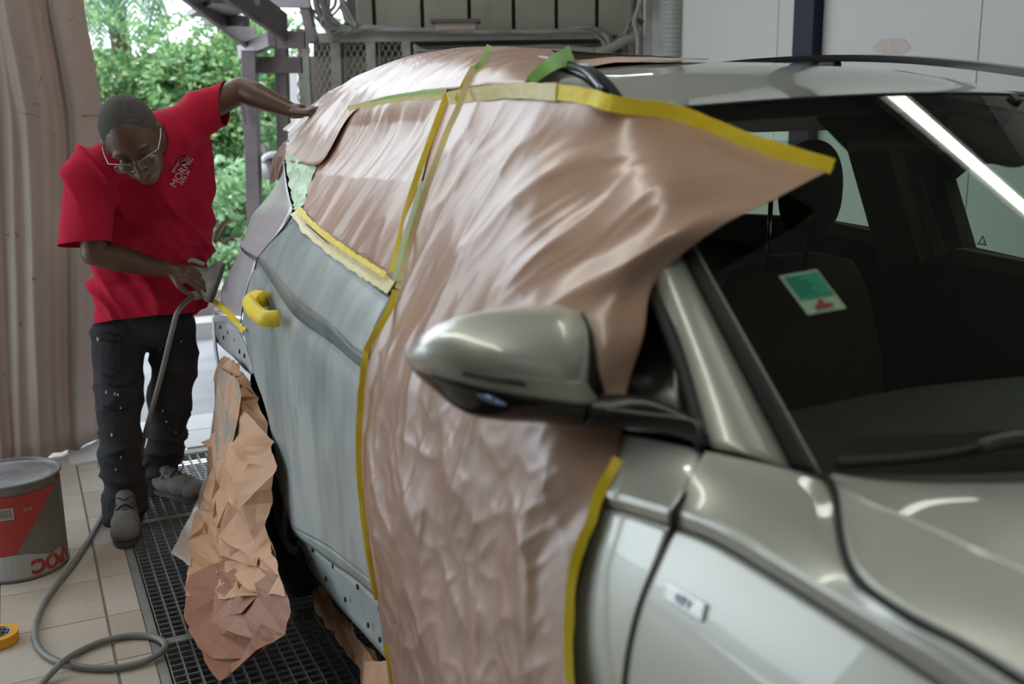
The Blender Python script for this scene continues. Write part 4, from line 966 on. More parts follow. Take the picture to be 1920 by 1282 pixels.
# ------------------------------------------------------------------ masking paper and tape
def bk3(p, k, r=0, u=0): return p+(p-CAM).normalized()*k+_R*r-_D*u
def fold(p, s=1.0):
    return s*(.5-abs(N3(p, 6.0, 3)))
PB = [
 [X(842, 173, .872), X(885, 165, .868), X(960, 158, .866), X(1050, 162, .868), X(1150, 184, .885), WSP(1260, 236, .03), WSP(1400, 291, .03), WSP(1546, 358, .045)],
 [X(815, 250, .83), X(860, 245, .83), X(940, 240, .832), X(1040, 245, .838), X(1140, 262, .865), WSP(1250, 300, .035), WSP(1370, 335, .035), WSP(1518, 375, .05)],
 [X(790, 350, .775), X(840, 345, .775), X(920, 342, .775), X(1020, 345, .785), X(1118, 362, .82), WSP(1225, 385, .035), WSP(1330, 410, .045), WSP(1440, 418, .05)],
 [X(762, 450, .725), X(815, 452, .715), X(905, 455, .715), X(1005, 457, .725), X(1105, 462, .765), Y(1195, 470, 1.25), WSP(1255, 480, .04), WSP(1330, 477, .05)],
 [X(738, 545, .672), X(790, 552, .665), X(880, 560, .662), X(980, 560, .67), X(1080, 558, .71), X(1150, 550, .752), X(1195, 538, .79), X(1226, 532, .815)],
 [X(702, 625, .625), X(762, 640, .622), X(860, 650, .625), X(960, 650, .635), X(1060, 650, .675), X(1125, 648, .71), X(1170, 640, .745), X(1206, 630, .775)],
 [X(681, 700, .600), X(745, 720, .600), X(850, 740, .605), X(950, 740, .62), X(1040, 740, .655), X(1100, 742, .685), X(1140, 738, .715), X(1176, 728, .745)],
 [X(672, 800, .590), X(740, 810, .590), X(840, 820, .598), X(940, 820, .612), X(1025, 820, .64), X(1080, 820, .665), X(1125, 822, .690), X(1163, 826, .715)],
 [X(673, 880, .586), X(740, 890, .586), X(835, 895, .594), X(930, 895, .608), X(1015, 890, .628), X(1068, 890, .644), X(1108, 890, .662), X(1146, 893, .680)],
 [X(681, 960, .588), X(745, 965, .588), X(835, 968, .594), X(920, 968, .604), X(1000, 963, .616), X(1045, 962, .630), X(1083, 962, .642), X(1117, 964, .652)],
 [X(692, 1040, .592), X(755, 1045, .590), X(835, 1045, .592), X(915, 1045, .598), X(985, 1042, .604), X(1025, 1042, .612), X(1058, 1042, .620), X(1088, 1042, .630)],
 [X(705, 1120, .604), X(760, 1125, .594), X(835, 1128, .590), X(910, 1128, .590), X(975, 1128, .592), X(1012, 1128, .598), X(1042, 1128, .604), X(1069, 1128, .612)],
 [X(720, 1210, .622), X(770, 1215, .600), X(840, 1215, .588), X(910, 1215, .584), X(975, 1215, .584), X(1010, 1215, .588), X(1040, 1215, .594), X(1067, 1215, .600)],
 [X(730, 1300, .625), X(775, 1300, .600), X(845, 1300, .584), X(910, 1300, .578), X(975, 1300, .578), X(1012, 1300, .580), X(1043, 1300, .586), X(1072, 1300, .590)],
 [X(742, 1450, .60), X(785, 1450, .585), X(850, 1450, .572), X(910, 1450, .568), X(975, 1450, .566), X(1012, 1450, .568), X(1043, 1450, .572), X(1082, 1450, .580)],
]
def ridge(v, p=1.0): return (1-abs(2*noise.noise(v)))**2
def wrinkle(p, u, v):
    edge = min(1, u*9, (1-u)*9, v*10)
    q = Vector((p.y*1.0+p.z*.25, p.z, 0))
    a = .011*(ridge(Vector((q.x*5.5+1.2*noise.noise(q*1.8), q.y*.8, 1)))-.5)           # long vertical drapes
    b = .0045*(ridge(Vector((q.x*5+q.y*3.5, q.y*1.6-q.x*1.8, 5)))-.5)
    c_ = .0016*(ridge(Vector((q.x*17+q.y*5, q.y*7, 9)))-.4)
    big = .012*noise.noise(Vector((q.x*2.6, q.y*2.6, 2)))
    # broad diagonal fold in the lower half
    s_ = (u*1.0 - (v-.52)*1.55)
    dg_ = .020*math.exp(-(s_*4.2)**2)*(1 if v > .45 else 0)*min(1, (v-.45)*6) if v > .45 else 0
    flap = max(0, min(1, (u-.55)*4))*max(0, min(1, (.30-v)*8)); low = max(0, min(1, (v-.40)*5))
    iso = .0080*(ridge(Vector((q.x*3.2+.6*q.y, q.y*3.0-q.x, 15)))-.45)+.0045*(ridge(Vector((q.x*7-q.y*3, q.y*6.5, 19)))-.45)+.0018*(ridge(Vector((q.x*16, q.y*15, 23)))-.4)
    tot = (a+b)*(1-.75*flap)*(1-.45*low)+c_*(1+flap)+big*(1-.6*flap)+dg_+iso*(.35+.9*low)
    return p+Vector((-1, -.15, .2))*(edge*tot-.001)
paper = patch('masking_paper', [(PB, 170, 230)], PAPER, None, th=.0006, disp=wrinkle)
tag(paper, 'large glossy brown masking paper draped over the front door and windshield corner', 'masking paper')
# its tapes
n_t = [ (858, 182), (900, 172), (960, 168), (1010, 168), (1060, 172), (1110, 182), (1150, 193), (1200, 215)]
top_line = [X(846, 184, .866), X(885, 178, .862), X(960, 170, .860), X(1050, 173, .863), X(1110, 183, .872), X(1150, 195, .880), WSP(1255, 244, .036), WSP(1400, 300, .036), WSP(1470, 331, .045), WSP(1542, 361, .052)]
ribbon('pale_tape', top_line[:4], (.026, .030), PTAPE, paper, lift=.0085, n=40, wob=.1)
tp = ribbon('yellow_tape', top_line, (.030, .024), YTAPE, paper, lift=.006, n=90, wob=.1)
ribbon('yellow_tape', XI([(886, 128), (862, 195), (840, 243), (825, 282), (800, 352), (766, 465), (746, 542)], .866, .664), .013, PTAPE, paper, lift=.006)
ribbon('yellow_tape', XI([(742, 545, .658), (728, 585, .638), (706, 622, .612), (688, 655, .598), (683, 680, .590), (677, 740, .585), (673, 800, .580), (673, 870, .577), (678, 940, .578), (688, 1015, .581), (697, 1075, .587), (706, 1122, .594)], 0, 0), (.014, .011), YTAPE, paper, lift=.008, n=90, wob=.2)
ribbon('yellow_tape', [X(722, 1210, .618), X(728, 1240, .615), X(736, 1300, .615)], .008, YTAPE, paper, lift=.006)
ribbon('yellow_tape', XI([(1158, 862, .69), (1141, 893, .672), (1122, 930, .658), (1110, 970, .646), (1092, 1015, .633), (1076, 1070, .620), (1068, 1125, .608), (1066, 1180, .600), (1066, 1240, .592), (1070, 1310, .584), (1078, 1440, .575)], 0, 0), (.016, .010), YTAPE, paper, lift=.008, n=90, wob=.25)
# rear window paper
RW = [XI([(652, 206), (700, 194), (760, 182), (836, 174)], .875, .872), XI([(628, 245), (690, 240), (750, 235), (816, 240)], .845, .845), XI([(597, 305), (670, 310), (735, 315), (793, 330)], .80, .79),
      XI([(573, 360), (650, 385), (715, 405), (768, 425)], .745, .735), XI([(562, 396), (622, 440), (680, 478), (745, 515)], .705, .69), XI([(562, 418), (608, 464), (666, 507), (735, 548)], .683, .668)]
def wr2(p, u, v):
    edge = min(1, u*8, (1-u)*8, v*8, (1-v)*8)
    a = .011*(ridge(Vector((p.y*6.5+p.z*3.0, p.z*1.6, 21)))-.5)+.0022*(ridge(Vector((p.y*20+p.z*9, p.z*5, 25)))-.5)
    sag = .012*math.sin(PI*min(1, v*2.2))*math.sin(PI*u)
    return p+Vector((-1, -.2, .3))*(edge*(a-sag))
o = patch('window_paper', [(RW, 90, 100)], PAPER, None, th=.0006, disp=wr2); tag(o, 'brown masking paper stretched over the rear side window', 'masking paper')
rwp = o
ribbon('pale_tape', XI([(657, 208), (700, 196), (760, 184), (800, 178), (840, 174)], .874, .870), .024, PTAPE, rwp, lift=.004, wob=.2)
ribbon('green_tape', XI([(657, 200), (700, 189), (760, 177), (800, 172), (838, 169)], .876, .872), .006, GTAPE, rwp, lift=.008, wob=.2)
ribbon('yellow_tape', XI([(838, 176), (811, 250), (786, 320), (761, 400), (746, 470), (737, 515)], .866, .670), (.012, .016), YTAPE, rwp, lift=.006)
ribbon('green_tape', XI([(793, 342), (777, 400), (758, 462), (743, 530)], .785, .662), (.014, .020), PGTAPE, rwp, lift=.005)
ribbon('yellow_tape', XI([(557, 398), (575, 424), (610, 456), (650, 485), (700, 518), (738, 541)], .690, .672), (.034, .030), PTAPE, rwp, lift=.006, wob=.3)
ribbon('yellow_tape', XI([(562, 394), (590, 424), (640, 462), (690, 495), (728, 520)], .690, .676), (.014, .012), YTAPE, rwp, lift=.009, wob=.6)
bm = bmesh.new(); G = net([XI([(538, 286), (562, 298), (594, 313)], .80, .79), XI([(541, 330), (560, 338), (583, 350)], .765, .76), XI([(550, 370), (556, 375), (570, 384)], .725, .72), XI([(554, 395), (557, 396), (562, 396)], .70, .70)], 30, 30)
G = [[p+Vector((-1, -.3, .2))*(.008*ridge(Vector((p.y*20, p.z*18, 4)))) for p in r] for r in G]
add_grid(bm, G); face_cam(bm); o = link('green_tape', mesh_of(bm), PGTAPE, None, True); put(o, rwp)
# bumper corner tape
bt_ = ribbon('masking_tape', XI([(402, 565), (420, 580), (437, 597), (452, 612), (457, 622)], .640, .585), (.020, .018), YTAPE, None, lift=.004, wob=.15); tag(bt_, 'short strip of yellow tape above the rear wheel arch', 'tape strip')
# roof paper
def roofpt(px, py, x):
    return X(px, py, x)
RP0 = XI([(538, 278), (560, 266), (620, 232), (658, 203), (700, 190), (760, 177), (838, 168), (880, 164), (960, 158), (1010, 150)], .80, .87)
RP0 = [X(535, 300, .785), X(562, 306, .785), X(606, 300, .79), X(652, 222, .855), X(700, 190, .875), X(760, 178, .873), X(838, 169, .872), X(885, 163, .868), X(935, 158, .866), X(985, 156, .868)]
RP1 = [X(537, 270, .84), X(570, 252, .86), X(620, 215, .89), X(665, 182, .91), X(715, 163, .915), X(775, 146, .915), X(840, 134, .91), X(885, 128, .905), X(945, 124, .905), X(1005, 130, .91)]
RP2 = [X(541, 250, .93), X(572, 226, .95), X(618, 187, .97), X(668, 157, .99), X(720, 136, 1.0), X(780, 115, 1.0), X(842, 104, 1.0), X(890, 99, 1.0), X(955, 97, 1.0), X(1040, 108, 1.0)]
RP3 = [X(552, 240, 1.1), X(582, 215, 1.12), X(628, 180, 1.14), X(680, 150, 1.16), X(735, 128, 1.18), X(790, 110, 1.2), X(850, 99, 1.2), X(900, 94, 1.2), X(960, 92, 1.2), X(1060, 96, 1.2)]
RP4 = [p+Vector((.5, .12, -.01)) for p in RP3]
RP = [RP0, RP1, RP2, RP3, RP4]
def wr3(p, u, v):
    e_ = min(1, v*7)
    a = .012*(ridge(Vector((p.y*7+p.x*5, p.z*3, 31)))-.4)+.006*(ridge(Vector((p.y*18+p.x*14, p.z*9, 35)))-.4)
    return p+Vector((-.6, -.3, .5))*(e_*a)*(1 if v < .55 else .3)
o = patch('roof_paper', [(RP, 150, 80)], PAPER, None, th=.0006, disp=wr3); rpp = o
tag(o, 'creased brown masking paper wrapped over the rear half of the roof', 'masking paper')
ribbon('green_tape', [X(921, 98, 1.02), X(912, 115, .95), X(899, 128, .91), X(888, 140, .90)], (.034, .022), GTAPE, rpp, lift=.012)
ribbon('yellow_tape', [X(886, 132, .90), X(872, 158, .875), X(858, 190, .86)], .016, YTAPE, rpp, lift=.014)
ribbon('green_tape', [X(988, 156, .865), X(1010, 138, .89), X(1035, 120, .93), X(1062, 108, .99)], (.018, .040), GTAPE, rpp, lift=.014)
# sheet over the roof towards the windshield
def roof_on(px, py, lift=.006):
    d = ray(px, py)
    from mathutils.geometry import intersect_ray_tri
    for j in range(len(R_)-1):
        for i in range(len(R_[0])-1):
            a, b, c_, e_ = R_[j][i], R_[j][i+1], R_[j+1][i+1], R_[j+1][i]
            for t3 in ((a, b, c_), (a, c_, e_)):
                h_ = intersect_ray_tri(*t3, d, CAM, True)
                if h_ is not None: return h_+Vector((0, 0, lift))
    return None
fr = []
for (px, py) in ((1040, 116), (1100, 131), (1150, 126), (1200, 122), (1260, 116), (1330, 112), (1400, 107), (1436, 105)):
    p = roof_on(px, py) or roof_on(px, py+4) or roof_on(px, py+8); fr.append((px, p))
fr = [p for _, p in fr if p is not None]
top_ = [p+Vector((.12, .55, 0)) for p in fr]
for p in top_: p.z = roofz(p.y)+.008-.05*abs((p.x-XC)/.6)**2.6
mid_ = [a.lerp(b, .5) for a, b in zip(fr, top_)]
for p in mid_: p.z = roofz(p.y)+.008-.05*abs((p.x-XC)/.6)**2.6
def wr4(p, u, v):
    return p+Vector((0, .03*N3(p, 9)*(1 if v < .1 else 0), .006*abs(N3(p, 12, 4))+.001))
o = patch('roof_sheet', [([fr, mid_, top_], 70, 40)], mat('paper_matte', (.60, .43, .34), .55, bump=.2, bscale=20), None, th=.0006, disp=wr4)
tag(o, 'torn-edged brown masking paper lying flat on the front of the roof', 'masking paper')
def XB(px, py, x):
    g = Z(px, py, .012).x; return X(px, py, min(x, g*.97))
# crumpled paper over the rear wheel
CW = [[XB(419, 667, .63), XB(430, 675, .62), XB(445, 684, .615), XB(456, 700, .615)],
      [XB(405, 700, .63), XB(425, 715, .585), XB(450, 725, .575), XB(478, 735, .605)],
      [XB(404, 771, .62), XB(430, 775, .56), XB(465, 780, .555), XB(500, 795, .60)],
      [XB(395, 818, .60), XB(425, 830, .54), XB(465, 835, .535), XB(512, 835, .585)],
      [XB(387, 887, .58), XB(420, 895, .51), XB(460, 900, .505), XB(516, 872, .57)],
      [XB(372, 945, .56), XB(410, 955, .49), XB(455, 960, .49), XB(508, 940, .555)],
      [XB(352, 1010, .53), XB(395, 1015, .47), XB(445, 1015, .475), XB(503, 1005, .54)],
      [XB(352, 1067, .50), XB(390, 1060, .455), XB(445, 1060, .47), XB(523, 1061, .53)],
      [XB(346, 1119, .47), XB(390, 1120, .435), XB(455, 1120, .455), XB(536, 1115, .52)],
      [XB(350, 1165, .46), XB(390, 1175, .42), XB(460, 1175, .44), XB(549, 1168, .51)],
      [XB(375, 1223, .43), XB(405, 1225, .405), XB(450, 1215, .425), XB(530, 1190, .49)],
      [XB(410, 1276, .40), XB(418, 1276, .395), XB(428, 1268, .40), XB(445, 1250, .415)]]
def crump(amp):
    def f_(p, u, v):
        e_ = .45+.55*min(1, u*6, (1-u)*6)
        q = Vector((p.x*2, p.y*1.3, p.z))
        a = 0
        for s_, w_ in ((7, 1.0), (14, .55), (28, .25)):
            d_, pt = noise.voronoi(q*s_, distance_metric='DISTANCE')
            a += w_*(d_[0]-.45)+w_*.5*noise.noise(q*s_*.8)
        return p+Vector((-1, -.5, .2))*a*amp*e_+Vector((0, .35, .25))*amp*.5*noise.noise(q*9+Vector((5, 5, 5)))*e_
    return f_
def crumple(name, rows, nu, nv, amp, mt, parent=None, seed=1, sub=2, fine=.0025):
    """stiff crumpled paper: jittered coarse sheet with random folds, then finer creases"""
    rnd = random.Random(seed); G = net(rows, nu*4+1, nv*4+1); C = []
    for j in range(nv+1):
        r = []
        for i in range(nu+1):
            a = min(max(i*4+(rnd.uniform(-1.9, 1.9) if 0 < i < nu else 0), 0), nu*4); b = min(max(j*4+(rnd.uniform(-1.9, 1.9) if 0 < j < nv else 0), 0), nv*4)
            p = G[int(round(b))][int(round(a))]; e_ = 1 if 0 < i < nu else .45
            s_ = amp*(1 if (i+j) % 2 else -.6)*rnd.uniform(.2, 1.25)*e_
            r.append(p+Vector((-1, -.45, .1)).normalized()*s_+Vector((.1, rnd.uniform(-1, 1)*.35, rnd.uniform(-1, 1)*.45))*amp*e_)
        C.append(r)
    bm = bmesh.new(); V = [[bm.verts.new(p) for p in r] for r in C]
    for j in range(nv):
        for i in range(nu):
            q = (V[j][i], V[j][i+1], V[j+1][i+1], V[j+1][i])
            if rnd.random() < .5: bm.faces.new(q[:3]); bm.faces.new((q[0], q[2], q[3]))
            else: bm.faces.new((q[0], q[1], q[3])); bm.faces.new(q[1:])
    bmesh.ops.subdivide_edges(bm, edges=bm.edges[:], cuts=1, use_grid_fill=True)
    for v in bm.verts: v.co += Vector((-1*rnd.uniform(-1, 1), -.6*rnd.uniform(-1, 1), .6*rnd.uniform(-1, 1)))*amp*.22
    bmesh.ops.subdivide_edges(bm, edges=bm.edges[:], cuts=1, use_grid_fill=True)
    for v in bm.verts: v.co += Vector((-1, -.4, .1))*fine*(ridge(v.co*21)+noise.noise(v.co*45))
    bmesh.ops.triangulate(bm, faces=bm.faces[:]); face_cam(bm)
    o = link(name, mesh_of(bm), mt, None, False)
    if parent is not None: put(o, parent)
    return solid(o, .0008)
upc = crumple('wheel_paper', CW[:9], 8, 18, .017, KRAFT, seed=4); tag(upc, 'crumpled brown paper hung over the rear wheel, upper bunched sheet', 'masking paper')
lowp = [[XB(352, 1078, .505), XB(385, 1070, .470), XB(430, 1035, .475), XB(505, 1000, .545)], [XB(347, 1119, .475), XB(390, 1118, .445), XB(455, 1115, .46), XB(532, 1100, .525)]]+CW[9:]
o = crumple('wheel_paper', lowp, 5, 8, .012, mat('kraft_red', (.30, .135, .085), .55, 0, .4, noise_amt=.25, nscale=4, col2=(.37, .19, .125), bump=.2, bscale=24), seed=9); tag(o, 'lower reddish brown paper sheet hanging from the rear wheel to the grating', 'masking paper')
bk_ = [[XB(418, 690, .64), XB(406, 690, .66)], [XB(405, 770, .63), XB(398, 790, .65)], [XB(395, 850, .60), XB(384, 890, .63)], [XB(378, 950, .565), XB(364, 950, .60)], [XB(362, 1010, .52), XB(334, 1010, .56)], [XB(360, 1062, .50), XB(322, 1035, .55)]]
o = patch('wheel_paper', [([[a, b+Vector((0, .0, 0))] for a, b in bk_], 16, 60)], mat('kraft_film', (.46, .38, .35), .3, 0, .6, noise_amt=.2, nscale=6, col2=(.56, .48, .45), bump=.2, bscale=18), None, th=.0008, disp=crump(.010)); tag(o, 'pale filmy paper edge standing out behind the crumpled wheel paper', 'masking paper')
# grey oversprayed upper flap of the bundle
o = patch('overspray_flap', [([[XB(412, 690, .60), XB(428, 700, .572), XB(446, 712, .565)], [XB(405, 745, .60), XB(425, 750, .555), XB(452, 752, .55)], [XB(402, 800, .585), XB(418, 810, .54), XB(440, 815, .53)], [XB(400, 850, .57), XB(412, 862, .53), XB(428, 868, .52)]], 40, 60)], KRAFTD, None, th=.0008, disp=crump(.012)); put(o, upc)
fl = patch('corner_flap', [([[D(376, 829, 3.95), D(398, 820, 3.9)], [D(392, 838, 3.9), D(402, 838, 3.88)]], 6, 6)], KRAFT, upc, th=.0008)
# paper under the sill
SP = [[X(582, 1073, .70), X(610, 1110, .70), X(650, 1160, .70), X(700, 1222, .70), X(735, 1245, .70)], [X(586, 1105, .69), X(620, 1145, .69), X(665, 1200, .685), X(710, 1255, .68), X(740, 1290, .67)],
      [X(588, 1137, .70), X(625, 1182, .70), X(668, 1236, .695), X(700, 1290, .68), X(738, 1350, .66)], [X(600, 1156, .72), X(635, 1200, .71), X(672, 1248, .70), X(690, 1300, .69), X(720, 1380, .67)]]
o = crumple('sill_paper', SP, 10, 4, .012, KRAFT, seed=12); tag(o, 'brown paper strip tucked under the rear door sill', 'masking paper')
# bunched paper at the tailgate corner
TP = [[X(519, 283, .86), X(530, 270, .85), X(541, 262, .845)], [X(512, 300, .86), X(525, 295, .83), X(540, 290, .82)], [X(507, 325, .86), X(518, 318, .84), X(531, 306, .81)], [X(508, 350, .86), X(512, 345, .85), X(518, 335, .83)]]
o = patch('corner_paper', [(TP, 40, 40)], mat('kraft_red', (.40, .2, .13)), None, th=.0008, disp=crump(.012)); put(o, rpp)
# loose paper ends hanging behind the sill under the door
o = patch('sill_paper_end', [([[X(684, 1240, .66), X(730, 1240, .64)], [X(680, 1300, .65), X(745, 1300, .63)], [X(690, 1400, .64), X(750, 1400, .62)]], 30, 30)], KRAFT, bpy.data.objects['sill_paper'], th=.0008, disp=crump(.012))

# ------------------------------------------------------------------ the man
def cap_bm(bm, a, b, ra, rb, seg=16):
    a = Vector(a); b = Vector(b); t = (b-a); L_ = t.length; t.normalize()
    up = Vector((0, 0, 1)) if abs(t.z) < .9 else Vector((1, 0, 0)); s = t.cross(up).normalized(); w = t.cross(s)
    G = []
    for k in range(7):
        th = -PI/2+PI/2*k/6; G.append((a+t*ra*math.sin(th), max(ra*math.cos(th), 1e-4)))
    for k in range(7):
        th = PI/2*k/6; G.append((b+t*rb*math.sin(th), max(rb*math.cos(th), 1e-4)))
    add_grid(bm, [[c+(s*math.cos(q)+w*math.sin(q))*r for q in [2*PI*i/seg for i in range(seg)]] for c, r in G], True)
def ell_bm(bm, c, r, M=None):
    m_ = Matrix.Translation(Vector(c)) @ (M.to_4x4() if M is not None else Matrix.Identity(4)) @ Matrix.Diagonal((*r, 1))
    bmesh.ops.create_uvsphere(bm, u_segments=24, v_segments=16, radius=1, matrix=m_)
def blob(parts, voxel=.008, sm=6, disp=None, cuts=()):
    bm = bmesh.new()
    for p in parts:
        if p[0] == 'c': cap_bm(bm, *p[1:])
        elif p[0] == 'e': ell_bm(bm, *p[1:])
        elif p[0] == 'ch':                         # chain of (point, radius)
            for (a, ra), (b, rb) in zip(p[1], p[1][1:]): cap_bm(bm, a, b, ra, rb)
        elif p[0] == 'b': box(bm, *p[1:])
    bmesh.ops.recalc_face_normals(bm, faces=bm.faces[:])
    me = mesh_of(bm); o = bpy.data.objects.new('tmp', me); COL.objects.link(o)
    md = o.modifiers.new('r', 'REMESH'); md.mode = 'VOXEL'; md.voxel_size = voxel
    s_ = o.modifiers.new('s', 'SMOOTH'); s_.factor = .6; s_.iterations = sm
    dg = bpy.context.evaluated_depsgraph_get(); m2 = bpy.data.meshes.new_from_object(o.evaluated_get(dg)); bpy.data.objects.remove(o)
    if disp:
        m2.update()
        nn = [v.normal.copy() for v in m2.vertices]
        for v, n_ in zip(m2.vertices, nn): v.co = v.co + disp(v.co.copy(), n_)
    if cuts:
        bm = bmesh.new(); bm.from_mesh(m2)
        for (co, no) in cuts:
            bmesh.ops.bisect_plane(bm, geom=bm.verts[:]+bm.edges[:]+bm.faces[:], plane_co=co, plane_no=no, clear_outer=True)
        bm.to_mesh(m2); bm.free()
    return m2
SKIN = mat('dark_skin', (.085, .040, .024), .42, 0, .5, noise_amt=.25, nscale=9, col2=(.125, .062, .038), bump=.08, bscale=120)
man = empty('person', (.34, 4.1, 0), 'man in red t-shirt and dark work trousers sanding the rear corner of the car', 'person')
# head frame
hl = (_R*.95 - _D*.30 + _f*.05).normalized()                   # his left
tilt = math.radians(54)
idn = (_D*.95+_R*.30); idn = (idn-hl*idn.dot(hl)).normalized()  # downwards in the face plane
cmv = hl.cross(idn).normalized()
if cmv.dot(-_f) < 0: cmv = -cmv
hf = (idn*math.sin(tilt)+cmv*math.cos(tilt)).normalized()       # face forward
hu = (-idn*math.cos(tilt)+cmv*math.sin(tilt)).normalized()      # crown
HC = Y(250, 262, 3.50); HS = 1.06
def hp_(l, f, u): return HC+(hl*l+hf*f+hu*u)*HS
HM = Matrix((hl, hf, hu)).transposed()
neck0 = Y(276, 262, 3.72)
shR = Y(172, 318, 3.80); shL = Y(380, 208, 3.88)
elR = Y(176, 474, 3.78); wrR = Y(318, 506, 3.80)
elL = Y(452, 168, 3.86); wrL = Y(549, 208, 3.70)
hipc = Y(275, 590, 4.12)
parts = [('e', hp_(0, -.012, .02), (.080*HS, .100*HS, .100*HS), HM), ('e', hp_(0, .030, -.055), (.060*HS, .066*HS, .062*HS), HM), ('e', hp_(0, .050, -.098), (.034*HS, .036*HS, .026*HS), HM),
         ('e', hp_(0, .074, .020), (.060*HS, .020*HS, .018*HS), HM), ('c', hp_(0, .092, .004), hp_(0, .116, -.040), .008, .015), ('e', hp_(-.014, .103, -.043), (.010, .012, .009), HM), ('e', hp_(.014, .103, -.043), (.010, .012, .009), HM),
         ('e', hp_(-.040, .070, -.032), (.024, .022, .020), HM), ('e', hp_(.040, .070, -.032), (.024, .022, .020), HM),
         ('e', hp_(0, .090, -.070), (.026, .012, .006), HM), ('e', hp_(0, .088, -.081), (.024, .012, .007), HM),
         ('c', hp_(-.082, -.008, .015), hp_(-.080, -.002, -.025), .013, .010), ('c', hp_(.082, -.008, .015), hp_(.080, -.002, -.025), .013, .010),
         ('c', hp_(0, -.03, -.05), neck0, .062, .068), ('c', neck0, Y(285, 340, 4.02), .06, .08),
         ('ch', [(Y(285, 340, 4.02), .08), (Y(280, 450, 4.08), .08), (Y(276, 600, 4.16), .055)]),
         ('ch', [(neck0+Vector((0, .08, -.06)), .045), (shR, .050), (elR, .044), (elR.lerp(wrR, .35), .047), (wrR, .027)]),
         ('ch', [(neck0+Vector((0, .08, -.06)), .045), (shL, .048), (elL, .046), (elL.lerp(wrL, .30), .047), (wrL, .027)]),
         ('ch', [(Y(276, 600, 4.16), .05), (Y(226, 690, 4.10), .05), (Y(225, 770, 4.06), .045), (Y(232, 925, 3.99), .035)]), ('ch', [(Y(276, 600, 4.16), .05), (Y(325, 690, 4.18), .05), (Y(318, 770, 4.19), .045), (Y(298, 895, 4.28), .035)])]
def hand(w, fd, back, thumb_side, curl, spread=.5, L0=.088):
    """palm from the wrist along fd; back = direction of the back of the hand; fingers curl away from back"""
    fd = Vector(fd).normalized(); back = Vector(back); back = (back-fd*back.dot(fd)).normalized(); side = fd.cross(back).normalized()*thumb_side
    out = [('c', w, w+fd*.03, .027, .026)]
    for k in range(4):
        o_ = (k-1.5)*-.020
        out.append(('c', w+fd*.018+side*o_*.6, w+fd*L0+side*o_, .015, .0125))
    for k, ln in enumerate((.078, .086, .080, .064)):
        o_ = (1.5-k)*.0205; b0_ = w+fd*(L0+(-.004, .004, 0, -.008)[k])+side*o_; d = fd.copy(); ang = 0; p = b0_; r = .0098
        for seg_, fr_ in enumerate((.45, .31, .24)):
            ang += curl[k] if isinstance(curl, (list, tuple)) else curl
            d = (fd*math.cos(ang)-back*math.sin(ang)+side*(1.5-k)*.06*spread).normalized(); q = p+d*ln*fr_
            out.append(('c', p, q, r, r*.9)); p = q; r *= .9
    p0 = w+fd*.025+side*.022-back*.006; p1 = p0+(fd*.62+side*.62-back*.30).normalized()*.040; p2 = p1+(fd*.85+side*.15-back*.55).normalized()*.032; p3 = p2+(fd*.9-side*.1-back*.5).normalized()*.024
    out += [('c', p0, p1, .016, .0125), ('c', p1, p2, .0115, .0105), ('c', p2, p3, .0105, .0085)]
    return out
# his right hand closes on the sander, back of the hand towards the viewer and up
sdn = (_R*.88+_D*.30+_f*.30).normalized()                 # sander axis, pointing to the car
pc = Y(404, 529, 3.90)                                    # centre of the pad
parts += hand(wrR, (_R*.95+_D*.22+_f*.05), (-_f*.75-_D*.65), 1, (.42, .46, .50, .55), L0=.070)
# his left hand lies spread on the paper
parts += hand(wrL, (_R*.92+_D*.10-_f*.38), (-_D*.85-_f*.40), -1, (.16, .20, .28, .40), 1.4)
body_me = blob(parts, .0046, 5)
body = link('body', body_me, SKIN, None, True); put(body, man)
# hair: short, grey flecked, receding
hm = blob([('e', hp_(0, -.020, .026), (.0835*HS, .100*HS, .1015*HS), HM), ('e', hp_(0, -.055, -.01), (.076*HS, .062*HS, .085*HS), HM)], .005, 3,
          cuts=[(hp_(0, .088, .046), (hf*.92-hu*.28).normalized()), (hp_(0, -.03, -.055), (-hu*.9+hf*.42).normalized())])
put(link('hair', hm, mat('grey_hair', (.075, .068, .062), .85, 0, .3, noise_amt=.22, nscale=110, col2=(.14, .135, .13), bump=.9, bscale=420), None, True), man)
# spectacles
LENS = thin_glass('lens_clear', (.85, .87, .87), .05)
gw_ = mat('wire_frame', (.35, .34, .33), .25, .9); e_l = mat('lens_glass', (.4, .42, .42), .05)
gl = tube('glasses', [hp_(-.074, .088, .012), hp_(-.03, .112, .014), hp_(0, .116, .012), hp_(.03, .112, .014), hp_(.074, .088, .012)], .0016, gw_, man, n=24, seg=6)
for s in (-1, 1):
    c = hp_(s*.036, .108, -.006); ring = [c+(hl*math.copysign(abs(math.cos(a))**.6, math.cos(a))*.027*HS+hu*math.copysign(abs(math.sin(a))**.6, math.sin(a))*.0145*HS-hf*.010*s*math.cos(a)) for a in [2*PI*k/26 for k in range(27)]]
    rm = tube('rim', ring, .0012, gw_, gl, n=27, seg=6, raw=True)
    bm = bmesh.new(); bm.faces.new([bm.verts.new(p) for p in ring[:-1]]); put(link('lens', mesh_of(bm), LENS, None, False), gl)
    tube('temple', [hp_(s*.074, .088, .012), hp_(s*.086, .03, .012), hp_(s*.087, -.02, .010), hp_(s*.084, -.04, -.008)], .0022, mat('temple_clear', (.55, .55, .56), .3, .3), gl, n=16, seg=6)
    bm = bmesh.new(); ell_bm(bm, hp_(s*.033, .076, -.002), (.012, .012, .012)); put(link('eye', mesh_of(bm), mat('eye_dark', (.12, .10, .09), .2), None, True), body)
    tube('eyebrow', [hp_(s*.014, .092, .022), hp_(s*.034, .090, .028), hp_(s*.052, .076, .024)], .0035, mat('brow_hair', (.03, .027, .025), .8), body, n=10, seg=6)
